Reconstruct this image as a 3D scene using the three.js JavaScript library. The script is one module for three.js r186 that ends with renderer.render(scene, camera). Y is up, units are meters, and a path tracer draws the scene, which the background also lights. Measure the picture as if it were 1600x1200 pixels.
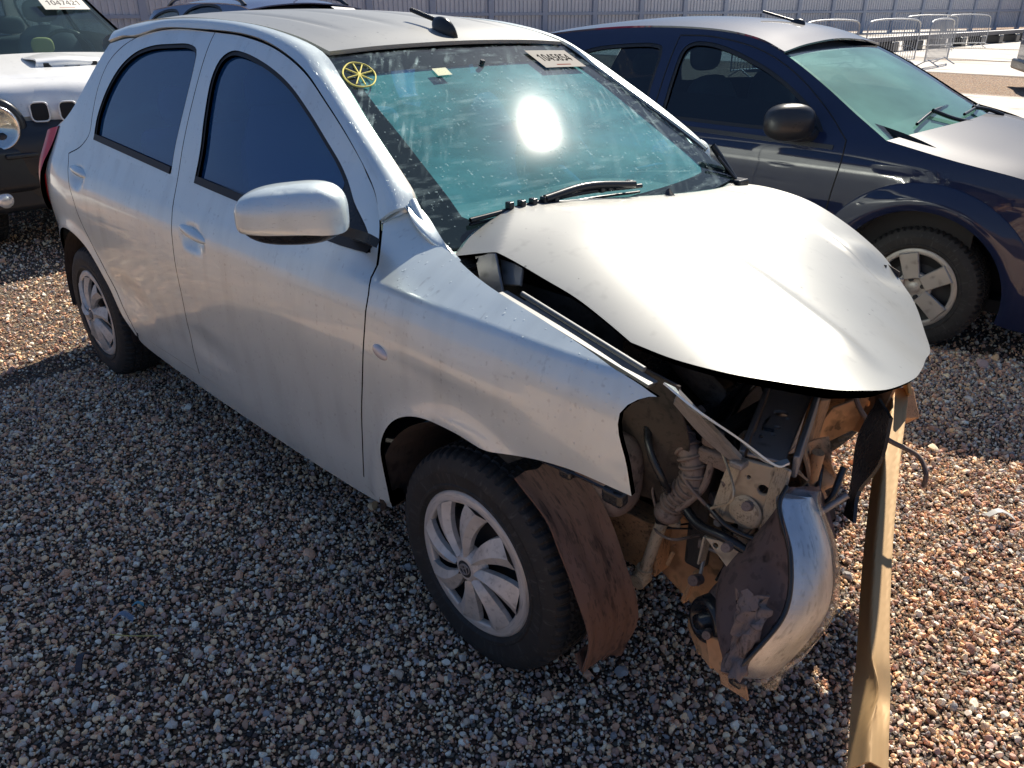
import * as THREE from 'three';
import { mergeGeometries, mergeVertices, toCreasedNormals } from 'three/addons/utils/BufferGeometryUtils.js';
import { RoundedBoxGeometry } from 'three/addons/geometries/RoundedBoxGeometry.js';

// ---------- camera, sky, sun, exposure ----------
const W = 1024, H = 768;
const scene = new THREE.Scene();
const camera = new THREE.PerspectiveCamera(50.58, W / H, 0.05, 400);
camera.position.set(1.205, 1.508, 1.85);
const YAW = -2.368, PITCH = 0.437;
camera.lookAt(1.205 + Math.cos(PITCH) * Math.cos(YAW), 1.508 - Math.sin(PITCH), 1.85 + Math.cos(PITCH) * Math.sin(YAW));
const renderer = new THREE.WebGLRenderer({ antialias: true });
renderer.setSize(W, H);
renderer.toneMapping = THREE.LinearToneMapping;
renderer.toneMappingExposure = 1.8;
renderer.shadowMap.enabled = true;

const SUN = new THREE.Vector3(-0.245, 0.665, -0.705).normalize();
{ // clear deep blue sky, paler at the horizon and round the sun
  const w = 1024, h = 512, d = new Float32Array(w * h * 4), v = new THREE.Vector3();
  for (let j = 0; j < h; j++) for (let i = 0; i < w; i++) {
    const el = ((j + 0.5) / h - 0.5) * Math.PI, az = ((i + 0.5) / w - 0.5) * 2 * Math.PI;
    v.set(Math.cos(el) * Math.cos(az), Math.sin(el), Math.cos(el) * Math.sin(az));
    const y = Math.max(v.y, 0), c = Math.max(-1, Math.min(1, v.dot(SUN))), ang = Math.acos(c);
    const hz = Math.pow(1 - y, 3.2);
    const glow = 0.5 * Math.exp(-ang / 0.30) + 2.2 * Math.exp(-ang / 0.085);
    const k = (j * w + i) * 4;
    d[k] = 0.046 + 0.080 * hz + glow * 0.50;
    d[k + 1] = 0.088 + 0.100 * hz + glow * 0.48;
    d[k + 2] = 0.190 + 0.095 * hz + glow * 0.45;
    d[k + 3] = 1;
  }
  const sky = new THREE.DataTexture(d, w, h, THREE.RGBAFormat, THREE.FloatType);
  sky.mapping = THREE.EquirectangularReflectionMapping;
  sky.magFilter = sky.minFilter = THREE.LinearFilter; sky.needsUpdate = true;
  scene.background = sky; scene.environment = sky;
}
const sun = new THREE.DirectionalLight(new THREE.Color(1, 0.92, 0.80), 5);
sun.position.copy(SUN).multiplyScalar(40); sun.castShadow = true;
sun.shadow.mapSize.set(4096, 4096); sun.shadow.radius = 1;
Object.assign(sun.shadow.camera, { left: -14, right: 14, top: 14, bottom: -14, near: 1, far: 90 });
scene.add(sun, sun.target);

// ---------- helpers ----------
const V = (x, y, z) => new THREE.Vector3(x, y, z);
function rng(seed) { let a = seed >>> 0; return () => { a = (a + 0x6D2B79F5) | 0; let t = Math.imul(a ^ (a >>> 15), 1 | a); t = (t + Math.imul(t ^ (t >>> 7), 61 | t)) ^ t; return ((t ^ (t >>> 14)) >>> 0) / 4294967296; }; }
const lerp = (a, b, t) => a + (b - a) * t, clamp = (x, a, b) => Math.min(b, Math.max(a, x));
const sstep = (a, b, x) => { const t = clamp((x - a) / (b - a), 0, 1); return t * t * (3 - 2 * t); };
const used = {};
function num(n) { used[n] = (used[n] || 0) + 1; return used[n] === 1 ? n : n + '_' + String(used[n] - 1).padStart(3, '0'); }
function mesh(name, geo, mat, parent = scene) {
  const m = new THREE.Mesh(Array.isArray(geo) ? merge(geo) : geo, mat);
  m.name = parent === scene ? num(name) : name; m.castShadow = m.receiveShadow = true; parent.add(m); return m;
}
function thing(name, label, category, group) {
  const g = new THREE.Group(); g.name = num(name); g.userData = { label, category }; if (group) g.userData.group = group; scene.add(g); return g;
}
function sub(name, parent) { const g = new THREE.Group(); g.name = name; parent.add(g); return g; }
function merge(list) {
  const a = list.map(g => { let q = g.index ? g.toNonIndexed() : g; if (!q.attributes.normal) q.computeVertexNormals(); if (!q.attributes.uv) q.setAttribute('uv', new THREE.BufferAttribute(new Float32Array(q.attributes.position.count * 2), 2)); for (const k of Object.keys(q.attributes)) if (!['position', 'normal', 'uv'].includes(k)) q.deleteAttribute(k); return q; });
  return mergeGeometries(a);
}
// value noise, tileable with period n
function noiseGrid(n, seed) { const r = rng(seed), g = new Float32Array(n * n); for (let i = 0; i < n * n; i++) g[i] = r(); return (x, y) => { let xi = Math.floor(x), yi = Math.floor(y), fx = x - xi, fy = y - yi; fx = fx * fx * (3 - 2 * fx); fy = fy * fy * (3 - 2 * fy); const m = (a) => ((a % n) + n) % n; const x0 = m(xi), x1 = m(xi + 1), y0 = m(yi) * n, y1 = m(yi + 1) * n; return lerp(lerp(g[y0 + x0], g[y0 + x1], fx), lerp(g[y1 + x0], g[y1 + x1], fx), fy); }; }
function fbm(seed, base, oct) { const l = []; for (let o = 0; o < oct; o++) l.push(noiseGrid(base << o, seed + o * 17)); return (u, v) => { let s = 0, a = 0.5, t = 0; for (let o = 0; o < oct; o++) { s += a * l[o](u * (base << o), v * (base << o)); t += a; a *= 0.5; } return s / t; }; }
function tex(w, h, fn, srgb = false, rx = 1, ry = 1) {
  const d = new Uint8Array(w * h * 4); for (let j = 0; j < h; j++) for (let i = 0; i < w; i++) { const c = fn((i + 0.5) / w, (j + 0.5) / h), k = (j * w + i) * 4; if (typeof c === 'number') { d[k] = d[k + 1] = d[k + 2] = clamp(c, 0, 1) * 255; } else { d[k] = clamp(c[0], 0, 1) * 255; d[k + 1] = clamp(c[1], 0, 1) * 255; d[k + 2] = clamp(c[2], 0, 1) * 255; } d[k + 3] = 255; }
  const t = new THREE.DataTexture(d, w, h); t.wrapS = t.wrapT = THREE.RepeatWrapping; t.magFilter = t.minFilter = THREE.LinearFilter; if (srgb) t.colorSpace = THREE.SRGBColorSpace; t.repeat.set(rx, ry); t.needsUpdate = true; return t;
}
function canvasTex(w, h, draw) { const c = document.createElement('canvas'); c.width = w; c.height = h; draw(c.getContext('2d'), w, h); const t = new THREE.CanvasTexture(c); t.colorSpace = THREE.SRGBColorSpace; return t; }
const toS = (l) => l <= 0.0031308 ? l * 12.92 : 1.055 * Math.pow(l, 1 / 2.4) - 0.055;
const RGB = (r, g, b) => new THREE.Color().setRGB(r, g, b);
function std(r, g, b, rough = 0.6, metal = 0, extra = {}) { return new THREE.MeshStandardMaterial({ color: RGB(r, g, b), roughness: rough, metalness: metal, side: THREE.DoubleSide, ...extra }); }
function phys(r, g, b, rough, metal, extra = {}) { return new THREE.MeshPhysicalMaterial({ color: RGB(r, g, b), roughness: rough, metalness: metal, side: THREE.DoubleSide, ...extra }); }

// smooth curve through points (2-D or 3-D arrays), resampled
function spl(pts, step = 0.02) {
  if (pts.length < 3) { const a = pts[0], b = pts[1], L = Math.hypot(...a.map((q, i) => b[i] - q)), n = Math.max(1, Math.round(L / step)); return Array.from({ length: n + 1 }, (_, k) => a.map((q, i) => lerp(q, b[i], k / n))); }
  const c = new THREE.CatmullRomCurve3(pts.map(p => V(p[0], p[1], p[2] || 0)), false, 'centripetal'), n = Math.max(2, Math.round(c.getLength() / step));
  return c.getSpacedPoints(n).map(p => pts[0].length === 2 ? [p.x, p.y] : [p.x, p.y, p.z]);
}
function outline(...curves) { const o = []; for (const c of curves) { const s = c.sharp ? c.pts : spl(c); for (const p of s) { const q = o[o.length - 1]; if (!q || Math.hypot(p[0] - q[0], p[1] - q[1]) > 0.003) o.push(p); } } const a = o[0], b = o[o.length - 1]; if (Math.hypot(a[0] - b[0], a[1] - b[1]) < 0.004) o.pop(); return o; }
const area2 = (p) => { let s = 0; for (let i = 0; i < p.length; i++) { const a = p[i], b = p[(i + 1) % p.length]; s += a[0] * b[1] - b[0] * a[1]; } return s / 2; };
function inset(p, d) { // shrink a closed outline by d
  const s = area2(p) > 0 ? 1 : -1, n = p.length;
  return p.map((q, i) => { const a = p[(i + n - 1) % n], b = p[(i + 1) % n]; let e1 = [q[0] - a[0], q[1] - a[1]], e2 = [b[0] - q[0], b[1] - q[1]]; const l1 = Math.hypot(...e1) || 1, l2 = Math.hypot(...e2) || 1; const n1 = [-e1[1] / l1 * s, e1[0] / l1 * s], n2 = [-e2[1] / l2 * s, e2[0] / l2 * s]; let m = [n1[0] + n2[0], n1[1] + n2[1]]; const l = Math.hypot(...m) || 1, k = d / Math.max(0.45, l / 2); return [q[0] + m[0] / l * k, q[1] + m[1] / l * k]; });
}
function keyhole(o, h) { // join a hole to the outline by a slit
  if (area2(o) < 0) o = o.slice().reverse(); if (area2(h) > 0) h = h.slice().reverse();
  let best = [1e9, 0, 0]; o.forEach((a, i) => h.forEach((b, j) => { const d = Math.hypot(a[0] - b[0], a[1] - b[1]); if (d < best[0]) best = [d, i, j]; }));
  const [, i, j] = best; return [...o.slice(0, i + 1), ...h.slice(j), ...h.slice(0, j + 1), ...o.slice(i)];
}
function clipCell(poly, x0, y0, x1, y1) {
  let p = poly; const cut = (inside, inter) => { const o = []; for (let i = 0; i < p.length; i++) { const a = p[i], b = p[(i + 1) % p.length], ia = inside(a), ib = inside(b); if (ia) o.push(a); if (ia !== ib) o.push(inter(a, b)); } p = o; };
  const ix = (x) => (a, b) => { const t = (x - a[0]) / (b[0] - a[0]); return [x, a[1] + t * (b[1] - a[1])]; }, iy = (y) => (a, b) => { const t = (y - a[1]) / (b[1] - a[1]); return [a[0] + t * (b[0] - a[0]), y]; };
  cut(q => q[0] >= x0, ix(x0)); if (!p.length) return p; cut(q => q[0] <= x1, ix(x1)); if (!p.length) return p; cut(q => q[1] >= y0, iy(y0)); if (!p.length) return p; cut(q => q[1] <= y1, iy(y1)); return p;
}
// sheet cut to a 2-D outline and laid on the surface P(u,v); its edge is folded in by depth
function panel(out, P, { hole = null, holes = null, cell = 0.035, depth = 0.012, gap = 0, off = 0, flip = 1, uvs = 1 } = {}) {
  if (gap) out = inset(out, gap);
  const hl = holes || (hole ? [hole] : []); const poly = hl.reduce((o, h) => keyhole(o, h), out), pos = [], nor = [], uv = [], idx = [];
  const at = (u, v) => { const e = 0.004, p = P(u, v), a = P(u + e, v), a2 = P(u - e, v), b = P(u, v + e), b2 = P(u, v - e); const n = a.sub(a2).cross(b.sub(b2)).normalize().multiplyScalar(flip); return [p.addScaledVector(n, off), n]; };
  const key = new Map();
  const vert = (q) => { const k = Math.round(q[0] * 20000) + ',' + Math.round(q[1] * 20000); let i = key.get(k); if (i === undefined) { const [p, n] = at(q[0], q[1]); i = pos.length / 3; pos.push(p.x, p.y, p.z); nor.push(n.x, n.y, n.z); uv.push(q[0] * uvs, q[1] * uvs); key.set(k, i); } return i; };
  let x0 = 1e9, y0 = 1e9, x1 = -1e9, y1 = -1e9; for (const q of poly) { x0 = Math.min(x0, q[0]); x1 = Math.max(x1, q[0]); y0 = Math.min(y0, q[1]); y1 = Math.max(y1, q[1]); }
  const gx0 = Math.floor(x0 / cell) * cell, gy0 = Math.floor(y0 / cell) * cell;
  for (let x = gx0; x < x1; x += cell) for (let y = gy0; y < y1; y += cell) {
    let c = clipCell(poly, x, y, x + cell, y + cell); if (c.length < 3) continue;
    c = c.filter((q, i) => { const b = c[(i + 1) % c.length]; return Math.hypot(q[0] - b[0], q[1] - b[1]) > 1e-5; }); if (c.length < 3 || Math.abs(area2(c)) < 1e-8) continue;
    if (area2(c) < 0) c.reverse();
    const tri = THREE.ShapeUtils.triangulateShape(c.map(q => new THREE.Vector2(q[0], q[1])), []);
    for (const t of tri) { const [a, b, d] = t.map(i => vert(c[i])); if (flip > 0) idx.push(a, b, d); else idx.push(a, d, b); }
  }
  if (depth) for (const loop of [out, ...hl]) {
    const n = loop.length; for (let i = 0; i < n; i++) {
      const a = loop[i], b = loop[(i + 1) % n], [pa, na] = at(a[0], a[1]), [pb, nb] = at(b[0], b[1]); const qa = pa.clone().addScaledVector(na, -depth), qb = pb.clone().addScaledVector(nb, -depth);
      const m = pb.clone().sub(pa).cross(na).normalize(), k = pos.length / 3; for (const p of [pa, pb, qb, qa]) { pos.push(p.x, p.y, p.z); nor.push(m.x, m.y, m.z); uv.push(a[0], a[1]); } idx.push(k, k + 1, k + 2, k, k + 2, k + 3);
    }
  }
  const g = new THREE.BufferGeometry(); g.setAttribute('position', new THREE.Float32BufferAttribute(pos, 3)); g.setAttribute('normal', new THREE.Float32BufferAttribute(nor, 3)); g.setAttribute('uv', new THREE.Float32BufferAttribute(uv, 2)); g.setIndex(idx); return g;
}
// smooth patch through a grid of points; thick > 0 makes it a shell
function loft(rows, nu = 24, nv = 24, thick = 0, dent = null) {
  const cr = (p0, p1, p2, p3, t) => p1.map((_, i) => 0.5 * (2 * p1[i] + (p2[i] - p0[i]) * t + (2 * p0[i] - 5 * p1[i] + 4 * p2[i] - p3[i]) * t * t + (3 * p1[i] - p0[i] - 3 * p2[i] + p3[i]) * t * t * t));
  const along = (l, t) => { const n = l.length - 1; if (n === 1) return l[0].map((a, i) => lerp(a, l[1][i], t)); const f = clamp(t, 0, 1) * n, i = Math.min(n - 1, Math.floor(f)), ext = (k) => k < 0 ? l[0].map((a, q) => 2 * a - l[1][q]) : k > n ? l[n].map((a, q) => 2 * a - l[n - 1][q]) : l[k]; return cr(ext(i - 1), l[i], l[i + 1], ext(i + 2), f - i); };
  const pos = [], uv = [], idx = [];
  for (let j = 0; j <= nv; j++) { for (let i = 0; i <= nu; i++) { const col = rows.map(r => along(r, i / nu)); let p = along(col, j / nv); if (dent) p = dent(p, i / nu, j / nv); pos.push(...p); uv.push(i / nu, j / nv); } }
  for (let j = 0; j < nv; j++) for (let i = 0; i < nu; i++) { const a = j * (nu + 1) + i, b = a + 1, c = a + nu + 1, d = c + 1; idx.push(a, b, d, a, d, c); }
  let g = new THREE.BufferGeometry(); g.setAttribute('position', new THREE.Float32BufferAttribute(pos, 3)); g.setAttribute('uv', new THREE.Float32BufferAttribute(uv, 2)); g.setIndex(idx); g.computeVertexNormals();
  return thick ? shell(g, thick) : g;
}
function shell(g, th) { // give a sheet a second face th behind it, and edges
  const p = g.attributes.position, n = g.attributes.normal, ix = g.index.array, N = p.count, pos = [...p.array], nor = [...n.array], uv = [...g.attributes.uv.array], idx = [...ix];
  for (let i = 0; i < N; i++) { pos.push(p.getX(i) - n.getX(i) * th, p.getY(i) - n.getY(i) * th, p.getZ(i) - n.getZ(i) * th); nor.push(-n.getX(i), -n.getY(i), -n.getZ(i)); uv.push(g.attributes.uv.getX(i), g.attributes.uv.getY(i)); }
  const ed = new Map(); for (let t = 0; t < ix.length; t += 3) { idx.push(ix[t] + N, ix[t + 2] + N, ix[t + 1] + N); for (let k = 0; k < 3; k++) { const a = ix[t + k], b = ix[t + (k + 1) % 3], r = b + '_' + a; if (ed.has(r)) ed.delete(r); else ed.set(a + '_' + b, [a, b]); } }
  for (const [a, b] of ed.values()) { const k = pos.length / 3, q = [a, b, b + N, a + N].map(i => V(pos[i * 3], pos[i * 3 + 1], pos[i * 3 + 2])); const m = q[1].clone().sub(q[0]).cross(q[3].clone().sub(q[0])).normalize().negate(); for (const v of q) { pos.push(v.x, v.y, v.z); nor.push(m.x, m.y, m.z); uv.push(0, 0); } idx.push(k, k + 2, k + 1, k, k + 3, k + 2); }
  const o = new THREE.BufferGeometry(); o.setAttribute('position', new THREE.Float32BufferAttribute(pos, 3)); o.setAttribute('normal', new THREE.Float32BufferAttribute(nor, 3)); o.setAttribute('uv', new THREE.Float32BufferAttribute(uv, 2)); o.setIndex(idx); return o;
}
function tube(pts, r, seg = 24, rad = 8) { return new THREE.TubeGeometry(new THREE.CatmullRomCurve3(pts.map(p => V(...p)), false, 'centripetal'), seg, r, rad); }
function rod(a, b, r, rad = 8) { const A = V(...a), B = V(...b), L = A.distanceTo(B), g = new THREE.CylinderGeometry(r, r, L, rad); g.applyQuaternion(new THREE.Quaternion().setFromUnitVectors(V(0, 1, 0), B.clone().sub(A).normalize())); const m = A.lerp(B, 0.5); g.translate(m.x, m.y, m.z); return g; }
function box(w, h, d, x, y, z, r = 0.006) { const g = r ? new RoundedBoxGeometry(w, h, d, 2, Math.min(r, w / 2.1, h / 2.1, d / 2.1)) : new THREE.BoxGeometry(w, h, d); g.translate(x, y, z); return g; }
function beam(a, b, w, h, up = [0, 1, 0], r = 0.004) { // box from a to b, w across, h along up
  const A = V(...a), B = V(...b), z = B.clone().sub(A), L = z.length(); z.normalize(); const x = V(...up).cross(z).normalize(), y = z.clone().cross(x); const g = r ? new RoundedBoxGeometry(w, h, L, 2, Math.min(r, w / 2.1, h / 2.1)) : new THREE.BoxGeometry(w, h, L); g.applyMatrix4(new THREE.Matrix4().makeBasis(x, y, z)); const m = A.lerp(B, 0.5); g.translate(m.x, m.y, m.z); return g;
}
// flat plate through corner points, th thick, with round holes [[i,j,r]..] in fractions of its first two edges
function plate(pts, th, holes = [], bevel = 0.002) {
  const p = pts.map(q => V(...q)), o = p[0], ex = p[1].clone().sub(o).normalize(); let n = V(0, 0, 0); for (let i = 1; i < p.length - 1; i++) n.add(p[i].clone().sub(o).cross(p[i + 1].clone().sub(o))); n.normalize(); const ey = n.clone().cross(ex);
  const s = new THREE.Shape(p.map(q => { const d = q.clone().sub(o); return new THREE.Vector2(d.dot(ex), d.dot(ey)); }));
  for (const [q, r] of holes) { const d = V(...q).sub(o), h = new THREE.Path(); h.absellipse(d.dot(ex), d.dot(ey), r, r, 0, Math.PI * 2, true); s.holes.push(h); }
  const g = new THREE.ExtrudeGeometry(s, { depth: th, bevelEnabled: bevel > 0, bevelSize: bevel, bevelThickness: bevel, bevelSegments: 1, curveSegments: 16 }); g.applyMatrix4(new THREE.Matrix4().makeBasis(ex, ey, n)); g.translate(o.x, o.y, o.z); return g;
}
function mono(X, Y) { const n = X.length, d = [], m = []; for (let i = 0; i < n - 1; i++) d.push((Y[i + 1] - Y[i]) / (X[i + 1] - X[i])); m[0] = d[0]; m[n - 1] = d[n - 2]; for (let i = 1; i < n - 1; i++) m[i] = d[i - 1] * d[i] <= 0 ? 0 : 2 * d[i - 1] * d[i] / (d[i - 1] + d[i]); return (x) => { x = clamp(x, X[0], X[n - 1]); let i = 0; while (i < n - 2 && x > X[i + 1]) i++; const h = X[i + 1] - X[i], t = (x - X[i]) / h, t2 = t * t, t3 = t2 * t; return (2 * t3 - 3 * t2 + 1) * Y[i] + (t3 - 2 * t2 + t) * h * m[i] + (-2 * t3 + 3 * t2) * Y[i + 1] + (t3 - t2) * h * m[i + 1]; }; }
function place(g, x, y, z, ry = 0, rx = 0, rz = 0) { g.applyMatrix4(new THREE.Matrix4().compose(V(x, y, z), new THREE.Quaternion().setFromEuler(new THREE.Euler(rx, ry, rz, 'YXZ')), V(1, 1, 1))); return g; }
const mirrorZ = (g) => { const q = g.clone(); q.scale(1, 1, -1); if (q.index) { const a = q.index.array; for (let i = 0; i < a.length; i += 3) { const t = a[i]; a[i] = a[i + 1]; a[i + 1] = t; } } else { for (const k of Object.keys(q.attributes)) { const b = q.attributes[k], s = b.itemSize; for (let i = 0; i < b.count; i += 3) for (let c = 0; c < s; c++) { const u = b.array[i * s + c]; b.array[i * s + c] = b.array[(i + 1) * s + c]; b.array[(i + 1) * s + c] = u; } } } return q; };
// ---------- materials ----------
const nA = fbm(11, 6, 5), nB = fbm(29, 16, 4), nC = fbm(53, 40, 3), nD = fbm(71, 3, 5);
const dustRough = tex(512, 512, (u, v) => { const n = nA(u, v) * 0.6 + nC(u, v) * 0.4; return 0.56 + (n - 0.5) * 0.25; }, false);
const paintDirt = tex(1024, 1024, (u, v) => { // silver paint: faint runs of dust, fine spatter
  const run = nB(u * 1.0, v * 0.25), n = nA(u, v), s = nC(u * 2, v * 2); let k = 0.98 - Math.max(0, run - 0.5) * 0.30 - Math.max(0, n - 0.5) * 0.12; if (s > 0.72) k -= (s - 0.72) * 1.0; return [k, k * 0.992, k * 0.975];
}, false);
const dropBump = tex(1024, 1024, (() => { const r = rng(88), g = new Map(); for (let i = 0; i < 420; i++) { const a = r(), b = r(), q = 0.0016 + r() * r() * 0.0036; g.set(Math.floor(a * 64) + ',' + Math.floor(b * 64), [a, b, q, 0.6 + r() * 0.4]); } return (u, v) => { let h = 0; for (let i = -1; i <= 1; i++) for (let j = -1; j <= 1; j++) { const c = g.get((Math.floor(u * 64) + i) + ',' + (Math.floor(v * 64) + j)); if (c) { const d = Math.hypot(u - c[0], v - c[1]) / c[2]; if (d < 1) h = Math.max(h, c[3] * Math.sqrt(1 - d * d)); } } return h; }; })(), false, 1.6, 1.6);
const silver = phys(0.73, 0.82, 0.825, 0.74, 0.45, { map: paintDirt, roughnessMap: dustRough, clearcoat: 1, clearcoatRoughness: 0.07, bumpMap: dropBump, bumpScale: 0.0009 });
const silverIn = std(0.20, 0.205, 0.205, 0.6, 0.5);
const seamDark = std(0.012, 0.013, 0.015, 0.8);
const blackPlastic = std(0.018, 0.019, 0.021, 0.5, 0, { roughnessMap: dustRough });
const rubber = std(0.014, 0.015, 0.017, 0.55);
const dirtTyre = tex(512, 512, (u, v) => { const n = nA(u, v), s = nC(u, v); const k = 0.010 + 0.016 * n + (s > 0.62 ? (s - 0.62) * 0.12 : 0); return [toS(k), toS(k * 0.97), toS(k * 0.92)]; }, true);
const tyreMat = std(1, 1, 1, 0.72, 0, { map: dirtTyre });
const sideGlass = phys(0.05, 0.30, 0.76, 0.025, 0.18, { transmission: 1, thickness: 0, ior: 1.9 });
const clearGlass = phys(0.86, 0.92, 0.91, 0.02, 0, { transmission: 1, thickness: 0, ior: 1.5 });
const screenGlass = phys(0.62, 0.84, 0.83, 0.062, 0, { transmission: 1, thickness: 0, ior: 1.5 });
const frit = phys(0.022, 0.024, 0.028, 1, 0, { specularIntensity: 0 });
// dust and smears on the windscreen: opacity map
const smear = tex(1024, 1024, (u, v) => {
  let n = 0.05 * (nA(u * 1, v) - 0.5); const w1 = nB(u * 0.8 + 0.15 * v, v * 2.4), st = nC(u * 0.5 + v * 0.22, v * 0.12 + u * 0.05);
  const streak = nC(u * 1.7 + v * 0.9, v * 0.35), zone = sstep(0.45, 0.7, nD(v + 0.37, u)); n += zone * Math.max(0, streak - 0.59) * 1.3 + Math.max(0, w1 - 0.60) * 0.6 + Math.max(0, st - 0.62) * 0.5; if (nC(u * 3.1, v * 2.3) > 0.80) n += 0.3; return n;
});
const dustFilm = phys(0.55, 0.72, 0.72, 1, 0, { specularIntensity: 0.2, alphaMap: smear, transparent: true });
const capDirt = tex(256, 256, (u, v) => { const n = nA(u, v), s = nC(u, v); const k = 1 - Math.max(0, n - 0.45) * 0.8 - Math.max(0, s - 0.6) * 1.2; return [k, k * 0.97, k * 0.93]; }, false);
const hubSilver = std(0.60, 0.585, 0.56, 0.45, 0.3, { map: capDirt });
const steelDark = std(0.03, 0.032, 0.036, 0.6, 0.3);
const rustTex = tex(512, 512, (u, v) => { const n = nA(u, v), b = nB(u, v), c = nC(u, v), d = nD(u, v); const k = 0.72 + 0.5 * n; const dark = sstep(0.52, 0.66, b * 0.6 + d * 0.4) * 0.5 + sstep(0.62, 0.72, c) * 0.3; const w = (1 - dark) * k; return [w * 1.02, w * (0.95 + 0.1 * c), w * (0.9 + 0.12 * c)]; }, false);
const beamTex = tex(256, 256, (u, v) => { const n = nA(u, v), d = nD(u, v); const k = 0.82 + 0.3 * n; return [k, k * (0.97 + 0.08 * d), k * (0.92 + 0.16 * d)]; }, false);
const linerMat = std(0.17, 0.092, 0.062, 0.85, 0, { map: rustTex });
const linerDark = std(0.06, 0.046, 0.04, 0.85, 0, { map: rustTex });
const dustTan = std(0.56, 0.32, 0.165, 0.8, 0.05, { map: rustTex });
const dustMetal = std(0.50, 0.42, 0.32, 0.65, 0.3, { map: rustTex });
const greyMetal = std(0.30, 0.29, 0.29, 0.5, 0.5, { map: capDirt });
const beamMat = std(0.50, 0.32, 0.15, 0.6, 0.2, { map: beamTex });
const engineMat = std(0.055, 0.05, 0.047, 0.75, 0.2, { map: rustTex });
const hoseMat = std(0.20, 0.15, 0.13, 0.8, 0, { map: rustTex });
const seatMat = std(0.15, 0.15, 0.16, 0.95, 0, {});
const chromeIn = std(0.75, 0.75, 0.76, 0.18, 1);
const dullChrome = std(0.66, 0.67, 0.69, 0.34, 0.9, { map: capDirt });
const red = phys(0.60, 0.008, 0.018, 0.35, 0, { clearcoat: 0.3, clearcoatRoughness: 0.1 });
const amberClear = phys(0.62, 0.58, 0.56, 0.15, 0.1, { clearcoat: 1 });

const hoodTex = tex(1024, 1024, (() => { const r = rng(61), sp = Array.from({ length: 70 }, () => [r(), r(), 0.0012 + r() * 0.0022, 0.35 + r() * 0.4]); return (u, v) => { let k = 0.98 - Math.max(0, nA(u, v) - 0.5) * 0.16 - Math.max(0, nC(u, v) - 0.66) * 0.5; for (const [a, b, q, d] of sp) if (Math.abs(u - a) < q && Math.abs(v - b) < q && Math.hypot(u - a, v - b) < q) k *= d; return [k, k * 0.993, k * 0.98]; }; })(), false);
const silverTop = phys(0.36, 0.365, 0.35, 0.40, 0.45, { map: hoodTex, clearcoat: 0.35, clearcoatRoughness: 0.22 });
const screenHaze = phys(0.27, 0.56, 0.62, 1, 0, { specularIntensity: 0.15, alphaMap: tex(512, 512, (u, v) => 0.42 + 0.60 * (nD(u, v) - 0.42) + 0.18 * (nB(u, v * 2) - 0.5)), transparent: true });
// ---------- wheels: axle along z, outer face towards +z ----------
function tyreGeo(R, rr, w) {
  const half = w / 2, prof = [[rr - 0.004, -half + 0.022], [rr + 0.004, -half + 0.008], [rr + 0.02, -half + 0.0], [(R + rr) / 2, -half - 0.006], [R - 0.035, -half - 0.002], [R - 0.02, -half + 0.006]];
  const n = 40; for (let i = 0; i <= n; i++) { const z = lerp(-half + 0.010, half - 0.010, i / n), e = Math.abs(z) / (half - 0.010); prof.push([R - 0.012 * Math.pow(e, 5), z]); }
  prof.push([R - 0.02, half - 0.006], [R - 0.035, half + 0.002], [R - 0.047, half + 0.0045], [R - 0.05, half + 0.0055], [R - 0.053, half + 0.005], [(R + rr) / 2, half + 0.006], [rr + 0.024, half + 0.002], [rr + 0.021, half + 0.0045], [rr + 0.014, half + 0.004], [rr + 0.004, half - 0.006], [rr - 0.004, half - 0.02]);
  const NT = 300, pos = [], uv = [], idx = [], m = prof.length;
  for (let i = 0; i <= NT; i++) { const a = i / NT * Math.PI * 2; prof.forEach(([r, z], j) => {
    if (r > R - 0.016) { const az = Math.abs(z); if (Math.abs(az - 0.016) < 0.0035 || Math.abs(az - 0.047) < 0.0035) r -= 0.007; else { const ph = (i % NT) + (az > 0.047 ? 0 : 2 + z * 60); if (((ph % 5) + 5) % 5 < 1.2) r -= 0.006; } }
    pos.push(r * Math.cos(a), r * Math.sin(a), z); uv.push(i / NT * 6, j / m * 1.2); }); }
  for (let i = 0; i < NT; i++) for (let j = 0; j < m - 1; j++) { const a = i * m + j, b = a + m; idx.push(a, b, b + 1, a, b + 1, a + 1); }
  const g = new THREE.BufferGeometry(); g.setAttribute('position', new THREE.Float32BufferAttribute(pos, 3)); g.setAttribute('uv', new THREE.Float32BufferAttribute(uv, 2)); g.setIndex(idx); return toCreasedNormals(g, 0.6);
}
function latheZ(pts, seg = 64) { const g = new THREE.LatheGeometry(pts.map(p => new THREE.Vector2(p[0], p[1])), seg); g.rotateX(Math.PI / 2); return g; }
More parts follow.
